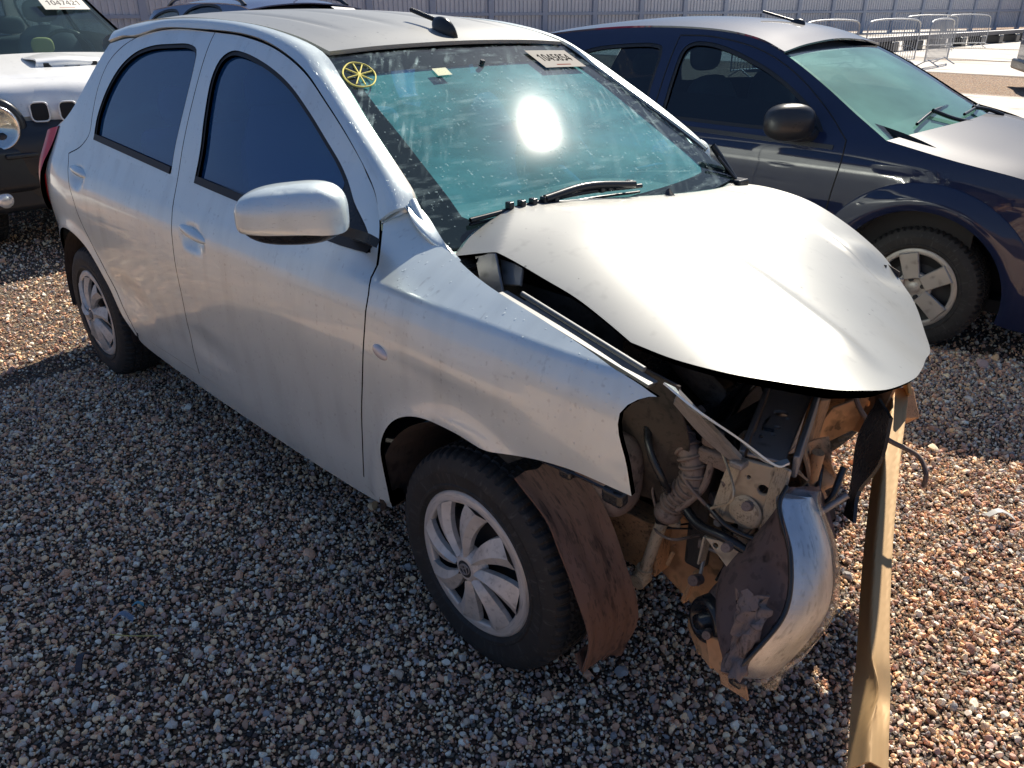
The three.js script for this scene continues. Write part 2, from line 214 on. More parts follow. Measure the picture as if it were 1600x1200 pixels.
// one ridged spoke: inner radius r0, outer r1, half angles, sweep
function spokeGeo(r0, r1, a0, a1, sweep, z0, z1, ridge = 0.009, n = 6) {
  const pos = [], idx = [];
  for (let i = 0; i <= n; i++) { const t = i / n, r = lerp(r0, r1, t), h = lerp(a0, a1, Math.pow(t, 0.8)), c = sweep * t * t, z = lerp(z0, z1, t) + 0.006 * Math.sin(t * Math.PI); for (const [q, dz] of [[-1, -0.014], [-0.98, -0.001], [-0.25, ridge], [0.98, -0.003], [1, -0.016]]) { const a = c + q * h; pos.push(r * Math.cos(a), r * Math.sin(a), z + dz); } }
  for (let i = 0; i < n; i++) for (let j = 0; j < 4; j++) { const a = i * 5 + j, b = a + 5; idx.push(a, b, b + 1, a, b + 1, a + 1); }
  const g = new THREE.BufferGeometry(); g.setAttribute('position', new THREE.Float32BufferAttribute(pos, 3)); g.setAttribute('uv', new THREE.Float32BufferAttribute(pos.flatMap((v, i) => i % 3 === 2 ? [] : [v * 3]), 2)); g.setIndex(idx); return toCreasedNormals(g, 0.5);
}
const tyreHero = tyreGeo(0.290, 0.186, 0.178);
const capRing = latheZ([[0.160, -0.012], [0.1605, 0.0], [0.166, 0.004], [0.184, 0.0035], [0.1925, -0.004], [0.1935, -0.016]]);
const spokeHero = spokeGeo(0.034, 0.166, 0.26, 0.25, -0.22, 0.018, 0.004, 0.010);
const hubCone = latheZ([[0.0, 0.026], [0.026, 0.026], [0.032, 0.023], [0.046, 0.012], [0.056, -0.004]]);
const steelWheel = latheZ([[0.0, -0.028], [0.05, -0.028], [0.062, -0.040], [0.10, -0.032], [0.125, -0.040], [0.148, -0.062], [0.160, -0.07], [0.168, -0.03], [0.172, -0.005], [0.188, 0.0]]);
function heroWheel(parent, x, y, z, spin, steer, flip = 1) {
  const w = sub('wheel', parent); w.position.set(x, y, z); w.rotation.set(0, steer + (flip < 0 ? Math.PI : 0), 0);
  const q = sub('hub_cover', w); q.rotation.z = spin;
  mesh('tyre', tyreHero, tyreMat, w).position.z = -0.086;
  mesh('steel_rim', [steelWheel, latheZ([[0.188, 0.0], [0.188, -0.15], [0.0, -0.15]]), ...[0, 1, 2, 3, 4, 5, 6, 7].map(k => place(new THREE.CylinderGeometry(0.016, 0.016, 0.004, 16), Math.cos(k * 0.785) * 0.128, Math.sin(k * 0.785) * 0.128, -0.034, 0, Math.PI / 2))], steelDark, w);
  w.remove(q); const gs = [capRing, hubCone]; for (let k = 0; k < 8; k++) gs.push(spokeHero.clone().rotateZ(k * Math.PI / 4));
  mesh('hub_cover', merge(gs.map(g => g.clone().rotateZ(spin))), hubSilver, w);
  const el = (rx, ry, cx, cy, r = 0.0016) => { const p = []; for (let i = 0; i < 40; i++) p.push(V(cx + rx * Math.cos(i / 40 * 6.2832), cy + ry * Math.sin(i / 40 * 6.2832), 0.0275)); return new THREE.TubeGeometry(new THREE.CatmullRomCurve3(p, true), 48, r, 6, true); };
  mesh('emblem', [el(0.019, 0.0135, 0, 0), el(0.0065, 0.0132, 0, 0), el(0.0125, 0.0048, 0, 0.0065)].map(g => g.rotateZ(spin + 0.4)), greyMetal, w);
  mesh('emblem_cap', latheZ([[0, 0.0272], [0.022, 0.0268], [0.0235, 0.0245]]), steelDark, w);
  return w;
}
// ---------- the silver hatchback (x forward, z to its right side, front axle at x = 0) ----------
const dentN = noiseGrid(64, 404);
const sideBase = mono([0.10, 0.15, 0.22, 0.32, 0.45, 0.60, 0.74, 0.84, 0.90, 0.94, 1.00, 1.10, 1.22, 1.34, 1.41, 1.45, 1.49], [0.72, 0.755, 0.785, 0.805, 0.817, 0.830, 0.838, 0.832, 0.815, 0.795, 0.765, 0.720, 0.662, 0.598, 0.552, 0.515, 0.46]);
const dimple = (x, y, cx, cy, rx, ry) => { const r = ((x - cx) / rx) ** 2 + ((y - cy) / ry) ** 2; return r < 1 ? (1 - r) * (1 - r) : 0; };
function sideS(x, y) {
  let s = sideBase(y); s -= sstep(-0.55, -0.25, x) * Math.max(y - 0.92, 0) * 1.1; s -= 0.06 * sstep(-1.3, -0.4, x) * sstep(0.95, 1.15, y); s -= 0.30 * Math.max(x - 0.2, 0) ** 2; const d = Math.max(-x - 2.4, 0); s -= 0.25 * d * d + 2.2 * Math.max(d - 0.28, 0) ** 3;
  for (const cx of [0, -2.46]) { const r = Math.hypot(x - cx, y - 0.285); s += 0.012 * Math.exp(-(((r - 0.375) / 0.035) ** 2)) * (y > 0.3 ? 1 : 0); }
  s -= 0.022 * dimple(x, y, -1.262, 0.842, 0.095, 0.046) + 0.022 * dimple(x, y, -2.29, 0.895, 0.085, 0.046);
  if (y < 0.93) s += (dentN(x * 3 + 20, y * 4) - 0.5) * 0.0028 + (dentN(x * 11 + 7, y * 9 + 3) - 0.5) * 0.0005;
  s -= 0.012 * dimple(x, y, -1.95, 0.50, 0.24, 0.10) + 0.007 * dimple(x, y, -1.30, 0.47, 0.2, 0.08) - 0.006 * dimple(x, y, -0.02, 0.80, 0.30, 0.06);
  return s;
}
const PR = (x, y) => V(x, y, sideS(x, y));
const car = thing('wrecked_hatchback', 'silver five-door hatchback with smashed open front, bent bonnet and white lot sticker', 'car');
const both = (name, geo, mat, parent = car) => { mesh(name, geo, mat, parent); return mesh(name, mirrorZ(geo), mat, parent); };

const bSeam = [[-1.457, 0.316], [-1.445, 0.45], [-1.415, 0.65], [-1.41, 0.86], [-1.437, 0.95], [-1.47, 1.10], [-1.495, 1.30], [-1.51, 1.428]];
const fTop = [[-1.51, 1.428], [-1.31, 1.420], [-1.102, 1.392], [-0.924, 1.338], [-0.776, 1.262], [-0.633, 1.180], [-0.515, 1.103], [-0.455, 1.044], [-0.403, 0.989], [-0.358, 0.946]];
const fFront = [[-0.358, 0.946], [-0.337, 0.90], [-0.336, 0.836], [-0.357, 0.703], [-0.395, 0.555], [-0.442, 0.335]];
const rTop = [[-1.51, 1.428], [-1.80, 1.433], [-1.97, 1.421], [-2.10, 1.398], [-2.21, 1.356], [-2.28, 1.30], [-2.305, 1.217], [-2.29, 1.12], [-2.275, 1.055], [-2.33, 1.005], [-2.44, 0.965]];
const rRear = [[-2.44, 0.965], [-2.39, 0.90], [-2.335, 0.813], [-2.29, 0.73], [-2.22, 0.64], [-2.15, 0.56], [-2.09, 0.46], [-2.045, 0.37], [-2.015, 0.318]];
const doorF = outline(fTop, fFront, [[-0.442, 0.335], [-1.457, 0.316]], bSeam);
const doorR = outline(rTop, rRear, [[-2.015, 0.318], [-1.457, 0.316]], bSeam);
const winF = outline([[-1.335, 1.003], [-1.345, 1.09], [-1.378, 1.185], [-1.408, 1.30], [-1.394, 1.352], [-1.345, 1.377], [-1.26, 1.376], [-1.103, 1.347], [-0.971, 1.304], [-0.850, 1.244], [-0.732, 1.176], [-0.570, 1.081], [-0.458, 1.009], [-0.42, 0.980], [-0.402, 0.964]], [[-0.402, 0.964], [-1.335, 1.003]]);
const winR = outline([[-2.223, 1.04], [-2.238, 1.12], [-2.215, 1.215], [-2.16, 1.29], [-2.075, 1.342], [-1.954, 1.372], [-1.786, 1.385], [-1.639, 1.387], [-1.575, 1.37], [-1.550, 1.318], [-1.533, 1.218], [-1.520, 1.08], [-1.506, 1.006]], [[-1.506, 1.006], [-2.223, 1.04]]);
const archF = [[0.157, 0.664], [0.087, 0.650], [0.015, 0.655], [-0.045, 0.655], [-0.109, 0.650], [-0.171, 0.633], [-0.229, 0.602], [-0.274, 0.559], [-0.307, 0.498], [-0.320, 0.423], [-0.325, 0.305]];
const fender = outline([[-0.432, 1.022], [-0.388, 1.050], [-0.36, 1.042], [-0.257, 1.008], [-0.146, 0.988], [-0.022, 0.970], [0.20, 0.948], [0.336, 0.931], [0.44, 0.911], [0.486, 0.896]],
  [[0.486, 0.896], [0.458, 0.886], [0.432, 0.866], [0.421, 0.845], [0.425, 0.813], [0.446, 0.761], [0.462, 0.692]], [[0.462, 0.692], [0.338, 0.697], [0.259, 0.688], [0.157, 0.664]], archF, [[-0.325, 0.305], [-0.43, 0.305], [-0.442, 0.335]], [...fFront].reverse(), [[-0.358, 0.946], [-0.403, 0.989], [-0.432, 1.022]]);
const archR = [[-2.035, 0.30], [-2.09, 0.38], [-2.13, 0.46], [-2.18, 0.535], [-2.255, 0.607], [-2.35, 0.648], [-2.46, 0.663], [-2.57, 0.645], [-2.68, 0.585], [-2.755, 0.50], [-2.80, 0.40], [-2.82, 0.30]];
const quarter = outline([...rTop].slice(3), rRear, [[-2.015, 0.318], [-2.012, 0.30], [-2.035, 0.30]], archR, [[-2.82, 0.30], [-2.93, 0.30]], [[-2.93, 0.30], [-2.965, 0.5], [-2.965, 0.75], [-2.93, 0.94]], [[-2.93, 0.94], [-2.85, 1.0], [-2.72, 1.04], [-2.60, 1.08], [-2.51, 1.14], [-2.45, 1.21], [-2.385, 1.30], [-2.33, 1.372]], [[-2.33, 1.372], [-2.2, 1.392], [-2.10, 1.398]]);

for (const s of [1, -1]) { // panels of each side
  const M = (g) => s > 0 ? g : mirrorZ(g), dF = mesh('front_door', M(panel(doorF, PR, { hole: winF, cell: 0.022, gap: 0.0022 })), silver, car), dR = mesh('rear_door', M(panel(doorR, PR, { hole: winR, cell: 0.022, gap: 0.0022 })), silver, car);
  for (const [d, win, base] of [[dF, winF, [[-0.402, 0.964], [-1.335, 1.003]]], [dR, winR, [[-1.506, 1.006], [-2.223, 1.04]]]]) {
    mesh('window_seal', M(panel(inset(win, -0.002), PR, { hole: inset(win, 0.0115), cell: 0.03, off: -0.004, depth: 0.014 })), rubber, d);
    mesh('window', M(panel(inset(win, 0.010), PR, { cell: 0.05, off: -0.014, depth: 0 })), sideGlass, d);
    const [a, b] = base; mesh('waist_strip', M(panel([[a[0] - 0.008, a[1] - 0.002], [a[0] - 0.008, a[1] + 0.019], [b[0] + 0.006, b[1] + 0.019], [b[0] + 0.006, b[1] - 0.002]], PR, { cell: 0.05, off: 0.003, depth: 0.012 })), rubber, d);
  }
  mesh('front_wing', M(panel(fender, s > 0 ? PR : (x, y) => { const k = sstep(-0.3, 0.35, x), w = clamp((y - 0.35) / 0.6, 0, 1); return V(x - 0.22 * k * w, y - (0.06 * sstep(-0.4, -0.25, x) + 0.22 * k) * w, sideS(x, y) - 0.10 * k * w); }, { cell: 0.022, gap: 0.003, depth: 0.014 })), silver, car);
  mesh('rear_quarter', M(panel(quarter, PR, { cell: 0.025, gap: 0.0022 })), silver, car);
  // black corner panel that carries the mirror
  mesh('mirror_corner_panel', M(panel([[-0.409, 0.970], [-0.56, 0.976], [-0.615, 1.104], [-0.57, 1.078], [-0.46, 1.007], [-0.424, 0.981]], PR, { cell: 0.03, off: -0.003, depth: 0.01 })), blackPlastic, dF);
  // handles: rounded grips over the hollows
  for (const [d, cx, cy, tl] of [[dF, -1.262, 0.862, -0.10], [dR, -2.285, 0.914, -0.08]]) {
    const p = PR(cx, cy), g = new THREE.SphereGeometry(1, 28, 16); g.scale(0.094, 0.0175, 0.018); g.rotateZ(tl); g.rotateX(-0.12); g.translate(p.x, p.y, p.z + 0.010); mesh('handle', M(g), silver, d);
  }
  mesh('sill', M(panel(outline([[-0.33, 0.302], [-0.442, 0.331], [-1.457, 0.312], [-2.012, 0.314]], [[-2.012, 0.314], [-2.03, 0.282], [-0.335, 0.282], [-0.33, 0.302]]), PR, { cell: 0.04, off: -0.004, depth: 0.05 })), silver, car);
  mesh('door_jamb', M(panel(outline([[-0.36, 0.96], [-0.36, 0.5], [-0.45, 0.29]], [[-0.45, 0.29], [-2.0, 0.285]], [[-2.0, 0.285], [-2.3, 0.7], [-2.45, 0.94]], [[-2.45, 0.94], [-2.2, 1.02], [-1.45, 0.985], [-0.36, 0.95]]), PR, { cell: 0.06, off: -0.022, depth: 0 })), seamDark, car);
  mesh('door_lining', M(panel(outline([[-0.45, 0.94], [-0.5, 0.45]], [[-0.5, 0.45], [-2.1, 0.45]], [[-2.1, 0.45], [-2.3, 0.96]], [[-2.3, 0.96], [-1.45, 0.975], [-0.45, 0.94]]), (x, y) => V(x, y, 0.70), { cell: 0.2, depth: 0 })), seatMat, car);
  // pillars behind the door frames
  mesh('pillar_lining', M(panel(outline([[-1.40, 0.97], [-1.40, 1.2], [-1.44, 1.40]], [[-1.44, 1.40], [-1.57, 1.40]], [[-1.57, 1.40], [-1.52, 1.15], [-1.49, 0.97]]), PR, { cell: 0.05, off: -0.02, depth: 0 })), seamDark, car);
  if (s > 0 || s < 0) { const q = (x, y) => [x, y, sideS(x, y) - 0.003]; mesh('scuttle_side', M(loft([[q(-0.434, 1.020), q(-0.388, 1.048), q(-0.355, 1.040), q(-0.257, 1.006), q(-0.146, 0.986)], [[-0.44, 1.06, 0.65], [-0.395, 1.062, 0.655], [-0.345, 1.036, 0.668], [-0.262, 0.995, 0.672], [-0.17, 0.965, 0.668]], [[-0.425, 1.075, 0.612], [-0.385, 1.055, 0.622], [-0.335, 1.022, 0.640], [-0.265, 0.975, 0.652], [-0.2, 0.94, 0.655]]].map(r => r.map(p => s < 0 ? [p[0], p[1] - 0.05, p[2]] : p)), 24, 8, 0.006)), silver, car); }
  // strip from the door tops to windscreen and roof
  const D = [[-0.434, 1.024], [-0.50, 1.092], [-0.633, 1.182], [-0.776, 1.264], [-0.924, 1.340], [-1.102, 1.394], [-1.31, 1.423], [-1.60, 1.432], [-1.90, 1.430], [-2.10, 1.400], [-2.22, 1.394], [-2.33, 1.374]].map(p => [p[0], p[1], sideS(p[0], p[1]) - 0.0015]);
  const R = [[-0.388, 1.054, 0.632], [-0.425, 1.085, 0.612], [-0.53, 1.147, 0.590], [-0.665, 1.222, 0.562], [-0.80, 1.300, 0.530], [-0.95, 1.381, 0.503], [-1.25, 1.434, 0.497], [-1.58, 1.454, 0.495], [-1.88, 1.452, 0.492], [-2.08, 1.446, 0.487], [-2.25, 1.434, 0.480], [-2.43, 1.414, 0.472]];
  const mid = D.map((p, i) => { const q = R[i], k = 0.009; return [(p[0] + q[0]) / 2 + k * 0.3, (p[1] + q[1]) / 2 + k, (p[2] + q[2]) / 2 + k]; });
  mesh('roof_rail', M(loft([D, mid, R], 60, 8, 0.01)), silver, car);
  mesh('roof_ditch', M(loft([R.slice(5).map(p => [p[0], p[1] - 0.004, p[2] + 0.001]), R.slice(5).map(p => [p[0], p[1] - 0.004, p[2] - 0.016])], 40, 1)), rubber, car);
  mesh('pillar_seal', M(loft([R.slice(0, 6).map(p => [p[0] + 0.002, p[1] + 0.001, p[2] + 0.002]), R.slice(0, 6).map(p => [p[0] + 0.004, p[1] - 0.004, p[2] - 0.012])], 30, 1)), rubber, car);
  // wheel arch liners
  const arc = (cx, a0, a1, r, z) => { const o = []; for (let i = 0; i <= 12; i++) { const a = lerp(a0, a1, i / 12); o.push([cx + r * Math.cos(a), 0.285 + r * Math.sin(a), z]); } return o; };
  mesh('wheel_arch_liner', M(loft([arc(-2.46, -0.1, 3.3, 0.365, 0.80), arc(-2.46, -0.1, 3.3, 0.35, 0.70), arc(-2.46, -0.1, 3.3, 0.345, 0.52)], 30, 6)), linerDark, car);
  mesh('wheel_arch_liner', M(loft([arc(0, 1.2, 3.2, 0.365, 0.815), arc(0, 1.2, 3.2, 0.35, 0.70), arc(0, 1.2, 3.2, 0.345, 0.52)], 30, 6, 0, (p, u, v) => [p[0] + 0.006 * Math.sin(u * 60) * (v > 0.1 ? 1 : 0), p[1] + 0.004 * Math.sin(v * 20), p[2]])), linerDark, car);
  mesh('inner_wheel_wall', M(new THREE.PlaneGeometry(0.8, 0.62).translate(-2.46, 0.42, 0.52)), linerDark, car);
  if (s < 0) mesh('inner_wheel_wall', M(new THREE.PlaneGeometry(0.7, 0.4).translate(-0.02, 0.62, 0.53)), engineMat, car); else mesh('inner_wheel_wall', M(new THREE.PlaneGeometry(0.56, 0.45).translate(-0.08, 0.68, 0.53)), engineMat, car);
  // tail lamp
  const tl = mesh('tail_lamp', M(panel(outline([[-2.67, 1.045], [-2.82, 1.005], [-2.955, 0.94]], [[-2.955, 0.94], [-2.985, 0.85], [-2.985, 0.70]], [[-2.985, 0.70], [-2.90, 0.66], [-2.79, 0.76], [-2.715, 0.91], [-2.67, 1.045]]), (x, y) => V(x, y, sideS(x, y) + 0.022 * sstep(-2.67, -2.76, x)), { cell: 0.03, off: 0.004, depth: 0.02 })), red, car);
  if (s > 0) mesh('side_indicator', (() => { const p = PR(-0.277, 0.765), g = new THREE.SphereGeometry(1, 20, 12); g.scale(0.029, 0.016, 0.010); g.rotateZ(-0.25); g.translate(p.x, p.y, p.z); return g; })(), amberClear, car);
}
// roof
const roofRows = [[-0.935, 1.376, 1.392], [-1.10, 1.412, 1.434], [-1.35, 1.441, 1.464], [-1.70, 1.455, 1.480], [-2.05, 1.449, 1.476], [-2.28, 1.432, 1.460], [-2.44, 1.413, 1.442]];
const roofP = roofRows.map(([x, e, c], i) => [-1, -0.6, 0, 0.6, 1].map(k => { const w = 0.484 - (i > 4 ? (i - 4) * 0.006 : 0); return [x + 0.015 * (1 - Math.abs(k)) * (i === 0 ? 1 : 0), lerp(c, e, Math.pow(Math.abs(k), 2.2)), k * w]; }));
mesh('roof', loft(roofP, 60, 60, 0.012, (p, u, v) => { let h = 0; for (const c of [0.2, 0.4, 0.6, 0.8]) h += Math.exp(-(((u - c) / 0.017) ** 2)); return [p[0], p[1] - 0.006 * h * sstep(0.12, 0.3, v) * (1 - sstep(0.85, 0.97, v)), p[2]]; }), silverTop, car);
mesh('roof_lining', loft(roofP.map(r => r.map(p => [p[0] - 0.01, p[1] - 0.05, p[2] * 0.98])), 10, 10), seatMat, car);
// windscreen
const wsRow = (x, y, z, sag, drop) => [-1, -0.6, 0, 0.6, 1].map(k => [x + sag * (1 - k * k), y + drop * (1 - k * k), k * z]);
const wsP = [wsRow(-0.262, 0.978, 0.640, 0.075, -0.012), wsRow(-0.40, 1.068, 0.608, 0.062, 0.004), wsRow(-0.57, 1.168, 0.576, 0.05, 0.010), wsRow(-0.75, 1.272, 0.540, 0.035, 0.012), wsRow(-0.928, 1.371, 0.500, 0.022, 0.012)];
const glassG = loft(wsP, 30, 30); mesh('windscreen', glassG, screenGlass, car);
const wsAt = (u, v, d) => { const k = u * 2 - 1, n = wsP.length - 1, f = v * n, i = clamp(Math.floor(f), 0, n - 1), a = wsP[i], b = wsP[i + 1]; const g = (r) => { const e = r[4], c = r[2], q = k * k; return [lerp(c[0], e[0], q), lerp(c[1], e[1], q), k * e[2]]; }; const p = g(a).map((x, j) => lerp(x, g(b)[j], f - i)); return [p[0] + 0.5 * d, p[1] + 0.86 * d, p[2]]; };
mesh('windscreen_dust', loft(wsP.map((r) => r.map(p => [p[0] + 0.0015, p[1] + 0.0026, p[2]])), 30, 30), dustFilm, car);
// black printed border inside the glass
const fritO = outline([[0.0, 0.0], [1, 0]], [[1, 0], [1, 1]], [[1, 1], [0, 1]], [[0, 1], [0, 0]]), fritI = outline([[0.075, 0.15], [0.1, 0.115], [0.14, 0.105], [0.5, 0.10], [0.86, 0.105], [0.9, 0.115], [0.925, 0.15]], [[0.925, 0.15], [0.935, 0.5], [0.945, 0.86], [0.93, 0.90]], [[0.93, 0.90], [0.07, 0.90]], [[0.07, 0.90], [0.055, 0.86], [0.065, 0.5], [0.075, 0.15]]);
mesh('windscreen_border', panel(fritO, (u, v) => V(...wsAt(u, v, -0.006)), { hole: fritI, cell: 0.05, depth: 0 }), frit, car);
mesh('windscreen_haze', panel(fritO, (u, v) => V(...wsAt(u, v, -0.012)), { cell: 0.05, depth: 0 }), screenHaze, car);
// stickers, chalk, wipers, mirrors, aerial
const stickerTex = (txt) => canvasTex(512, 192, (c, w, h) => { c.fillStyle = '#f3f0ea'; c.fillRect(0, 0, w, h); c.fillStyle = '#2a2a2c'; c.font = 'bold 104px sans-serif'; c.textAlign = 'center'; c.textBaseline = 'middle'; c.fillText(txt, w / 2, 84); c.font = '22px sans-serif'; c.fillStyle = '#b06050'; c.fillRect(170, 158, 180, 10); });
function wsPatch(u0, u1, v0, v1, d, skew = 0) { const r = []; for (const v of [v0, (v0 + v1) / 2, v1]) r.push([0, 0.5, 1].map(t => wsAt(lerp(u0, u1, t), v + skew * (t - 0.5), d))); return loft(r, 8, 6); }
{ const g = wsPatch(0.055, 0.265, 0.83, 0.955, 0.006, 0.0); { const u = g.attributes.uv; for (let i = 0; i < u.count; i++) u.setX(i, 1 - u.getX(i)); }; mesh('lot_sticker', g, phys(0.46, 0.45, 0.43, 1, 0, { specularIntensity: 0, map: stickerTex('1045854') }), car); }
const chalk = std(0.75, 0.66, 0.16, 0.8);
{ const cu = 0.94, cv = 0.88, E = (a, k = 1) => wsAt(cu - 0.047 * k * Math.cos(a) - 0.0 * Math.sin(a), cv + 0.070 * k * Math.sin(a) + 0.01 * k * Math.cos(a), 0.004), gs = []; const ring = []; for (let i = 0; i <= 32; i++) ring.push(E(i / 32 * 6.4 + 0.2, 1 + 0.012 * Math.sin(i * 1.1))); gs.push(tube(ring, 0.0024, 64, 5)); for (const a of [0.05, 0.85, 1.5, 2.3]) gs.push(tube([E(a, 0.9), E(a, 0.02), E(a + Math.PI, 0.85)], 0.0022, 8, 5)); mesh('chalk_mark', gs, chalk, car); }
mesh('inspection_sticker', wsPatch(0.655, 0.705, 0.83, 0.875, 0.004), std(0.35, 0.42, 0.18, 0.6, 0, { map: canvasTex(128, 128, (c, w, h) => { c.fillStyle = '#8d9a6c'; c.fillRect(0, 0, w, h); c.strokeStyle = '#c9c878'; c.lineWidth = 12; c.beginPath(); c.ellipse(64, 64, 44, 44, 0, 0, 7); c.stroke(); c.beginPath(); c.ellipse(64, 64, 16, 16, 0, 0, 7); c.stroke(); }) }), car);
// driver-side... wiper lying behind the bonnet edge, and one standing off the glass
{ const a = wsAt(0.925, 0.10, 0.014), b = wsAt(0.64, 0.128, 0.026), c = wsAt(0.43, 0.105, 0.022), gs = [tube([a, b, c], 0.007, 24, 6), tube([wsAt(0.925, 0.094, 0.004), wsAt(0.64, 0.118, 0.008), wsAt(0.43, 0.098, 0.004)], 0.004, 24, 5), tube([wsAt(0.74, 0.120, 0.034), wsAt(0.62, 0.132, 0.044), wsAt(0.47, 0.10, 0.04)], 0.011, 20, 6)];
  for (const u of [0.83, 0.80, 0.77, 0.74, 0.71, 0.57, 0.545, 0.52, 0.495, 0.47]) { const p = wsAt(u, 0.122, 0.03); gs.push(box(0.02, 0.018, 0.016, ...p, 0.003)); } mesh('wiper', gs, blackPlastic, car); }
mesh('wiper', [tube([[-0.262, 0.965, -0.645], [-0.30, 1.015, -0.632], [-0.338, 1.078, -0.60]], 0.011, 12, 6), tube([[-0.25, 0.97, -0.63], [-0.285, 1.02, -0.60], [-0.30, 1.05, -0.575]], 0.005, 12, 6), box(0.05, 0.025, 0.06, -0.25, 0.962, -0.64)], blackPlastic, car);
mesh('cowl_grille', loft([[[-0.30, 0.985, -0.66], [-0.20, 0.955, 0], [-0.30, 0.985, 0.66]], [[-0.2, 0.945, -0.66], [-0.12, 0.915, 0], [-0.2, 0.945, 0.66]]], 20, 3, 0.01), blackPlastic, car);
mesh('windscreen_trim', [tube([[-0.392, 1.070, 0.630], [-0.345, 1.036, 0.643], [-0.290, 0.994, 0.655], [-0.24, 0.962, 0.662]], 0.011, 16, 8)], silver, car);
function superEll(a, b, c, e, n = 36) { const g = new THREE.SphereGeometry(1, n, n / 2), p = g.attributes.position; for (let i = 0; i < p.count; i++) { const v = V(p.getX(i), p.getY(i), p.getZ(i)), l = Math.pow(Math.pow(Math.abs(v.x), e) + Math.pow(Math.abs(v.y), e) + Math.pow(Math.abs(v.z), e), 1 / e); p.setXYZ(i, v.x / l * a, v.y / l * b, v.z / l * c); } g.computeVertexNormals(); return g; }
for (const s of [1, -1]) {
  const m = sub('side_mirror', car), M = (g) => s > 0 ? g : mirrorZ(g), cut = (g, up) => { const p = g.attributes.position; for (let i = 0; i < p.count; i++) { if (up && p.getY(i) < -0.028) p.setY(i, -0.028); if (!up && p.getY(i) > -0.022) p.setY(i, -0.022); if (p.getX(i) < -0.042) p.setX(i, -0.042); const k = 1 - 0.16 * clamp(p.getZ(i) / 0.12, -1, 1); p.setY(i, p.getY(i) * (p.getY(i) > -0.028 ? k : 1)); } return toCreasedNormals(g, 0.5); };
  const put = (g) => M(s > 0 ? place(g, -0.437, 1.078, 0.935, -0.72) : place(g, -0.60, 0.985, 0.80, -1.35));
  mesh('mirror_cap', put(cut(superEll(0.072, 0.072, 0.124, 3.0, 56), true)), silver, m);
  mesh('mirror_base', [put(cut(superEll(0.070, 0.062, 0.119, 2.6, 48), false)), M(s < 0 ? box(0.1, 0.05, 0.05, -0.5, 0.965, 0.78) : loft([[[-0.36, 1.04, 0.88], [-0.42, 1.035, 0.88]], [[-0.355, 1.012, 0.81], [-0.42, 1.01, 0.81]], [[-0.365, 0.985, 0.765], [-0.47, 0.985, 0.765]]], 8, 12, 0.022))], blackPlastic, m);
  mesh('mirror_glass', put(box(0.004, 0.085, 0.19, -0.043, 0.004, 0, 0)), chromeIn, m);
}
{ const a = sub('aerial', car); mesh('aerial_foot', (() => { const g = superEll(0.052, 0.045, 0.022, 2.2, 28); g.translate(0, 0.01, 0); const p = g.attributes.position; for (let i = 0; i < p.count; i++) p.setX(i, p.getX(i) - p.getY(i) * 0.55); return place(g, -0.995, 1.418, 0.0); })(), blackPlastic, a);
  const gs = [rod([-1.015, 1.455, 0], [-1.175, 1.492, 0], 0.0055)]; for (let i = 0; i < 16; i++) { const t = i / 15; gs.push(place(new THREE.TorusGeometry(0.006, 0.0022, 5, 10), lerp(-1.03, -1.17, t), lerp(1.458, 1.491, t), 0, Math.PI / 2)); } mesh('aerial_mast', gs, blackPlastic, a); }
// bonnet, buckled and lifted along its right edge
const hoodC = [1.0078, -0.0994, 0.0913, -0.3755, 0.0533, -0.0947, -0.0421, 0.527, -0.2604, -0.183, 0.0378, -0.1477, 0.1553];
const seg = (x, z, a, b) => { const dx = b[0] - a[0], dz = b[1] - a[1], l = Math.hypot(dx, dz), t = ((x - a[0]) * dx + (z - a[1]) * dz) / l / l; return [((x - a[0]) * dz - (z - a[1]) * dx) / l, t]; }; // signed distance, place along
function hoodH(x, z) {
  const c = hoodC; let y = c[0] + c[1] * x + c[2] * z + c[3] * x * x + c[4] * x * z + c[5] * z * z + c[6] * x ** 3 + c[7] * x * x * z + c[8] * x * z * z + c[9] * z ** 3 + c[10] * x ** 4 + c[11] * z ** 4 + c[12] * x * x * z * z;
  { const dx = 0.143, dz = 0.192, l = Math.hypot(dx, dz), d = (-(x + 0.273) * dz + (z - 0.405) * dx) / l; const q = Math.max(0, d + 0.008); y -= 0.42 * q * q / (q + 0.02); } // corner folded down
  const crease = (a, b, h, w) => { const [d, t] = seg(x, z, a, b); return h * Math.exp(-((d / w) ** 2)) * sstep(-0.1, 0.15, t) * (1 - sstep(0.85, 1.15, t)); };
  y += crease([-0.145, -0.458], [0.348, -0.348], 0.010, 0.02) - crease([-0.145, -0.485], [0.348, -0.375], 0.006, 0.02) + crease([0.20, 0.21], [0.62, 0.305], 0.010, 0.03) - crease([0.15, 0.44], [0.64, 0.47], 0.005, 0.03);
  y += 0.010 * Math.exp(-(((x - 0.27) / 0.05) ** 2 + ((z + 0.50) / 0.10) ** 2)) - 0.012 * Math.exp(-(((x - 0.36) / 0.05) ** 2 + ((z + 0.45) / 0.12) ** 2)) + (dentN(x * 7 + 30, z * 7 + 30) - 0.5) * 0.004;
  return y;
}
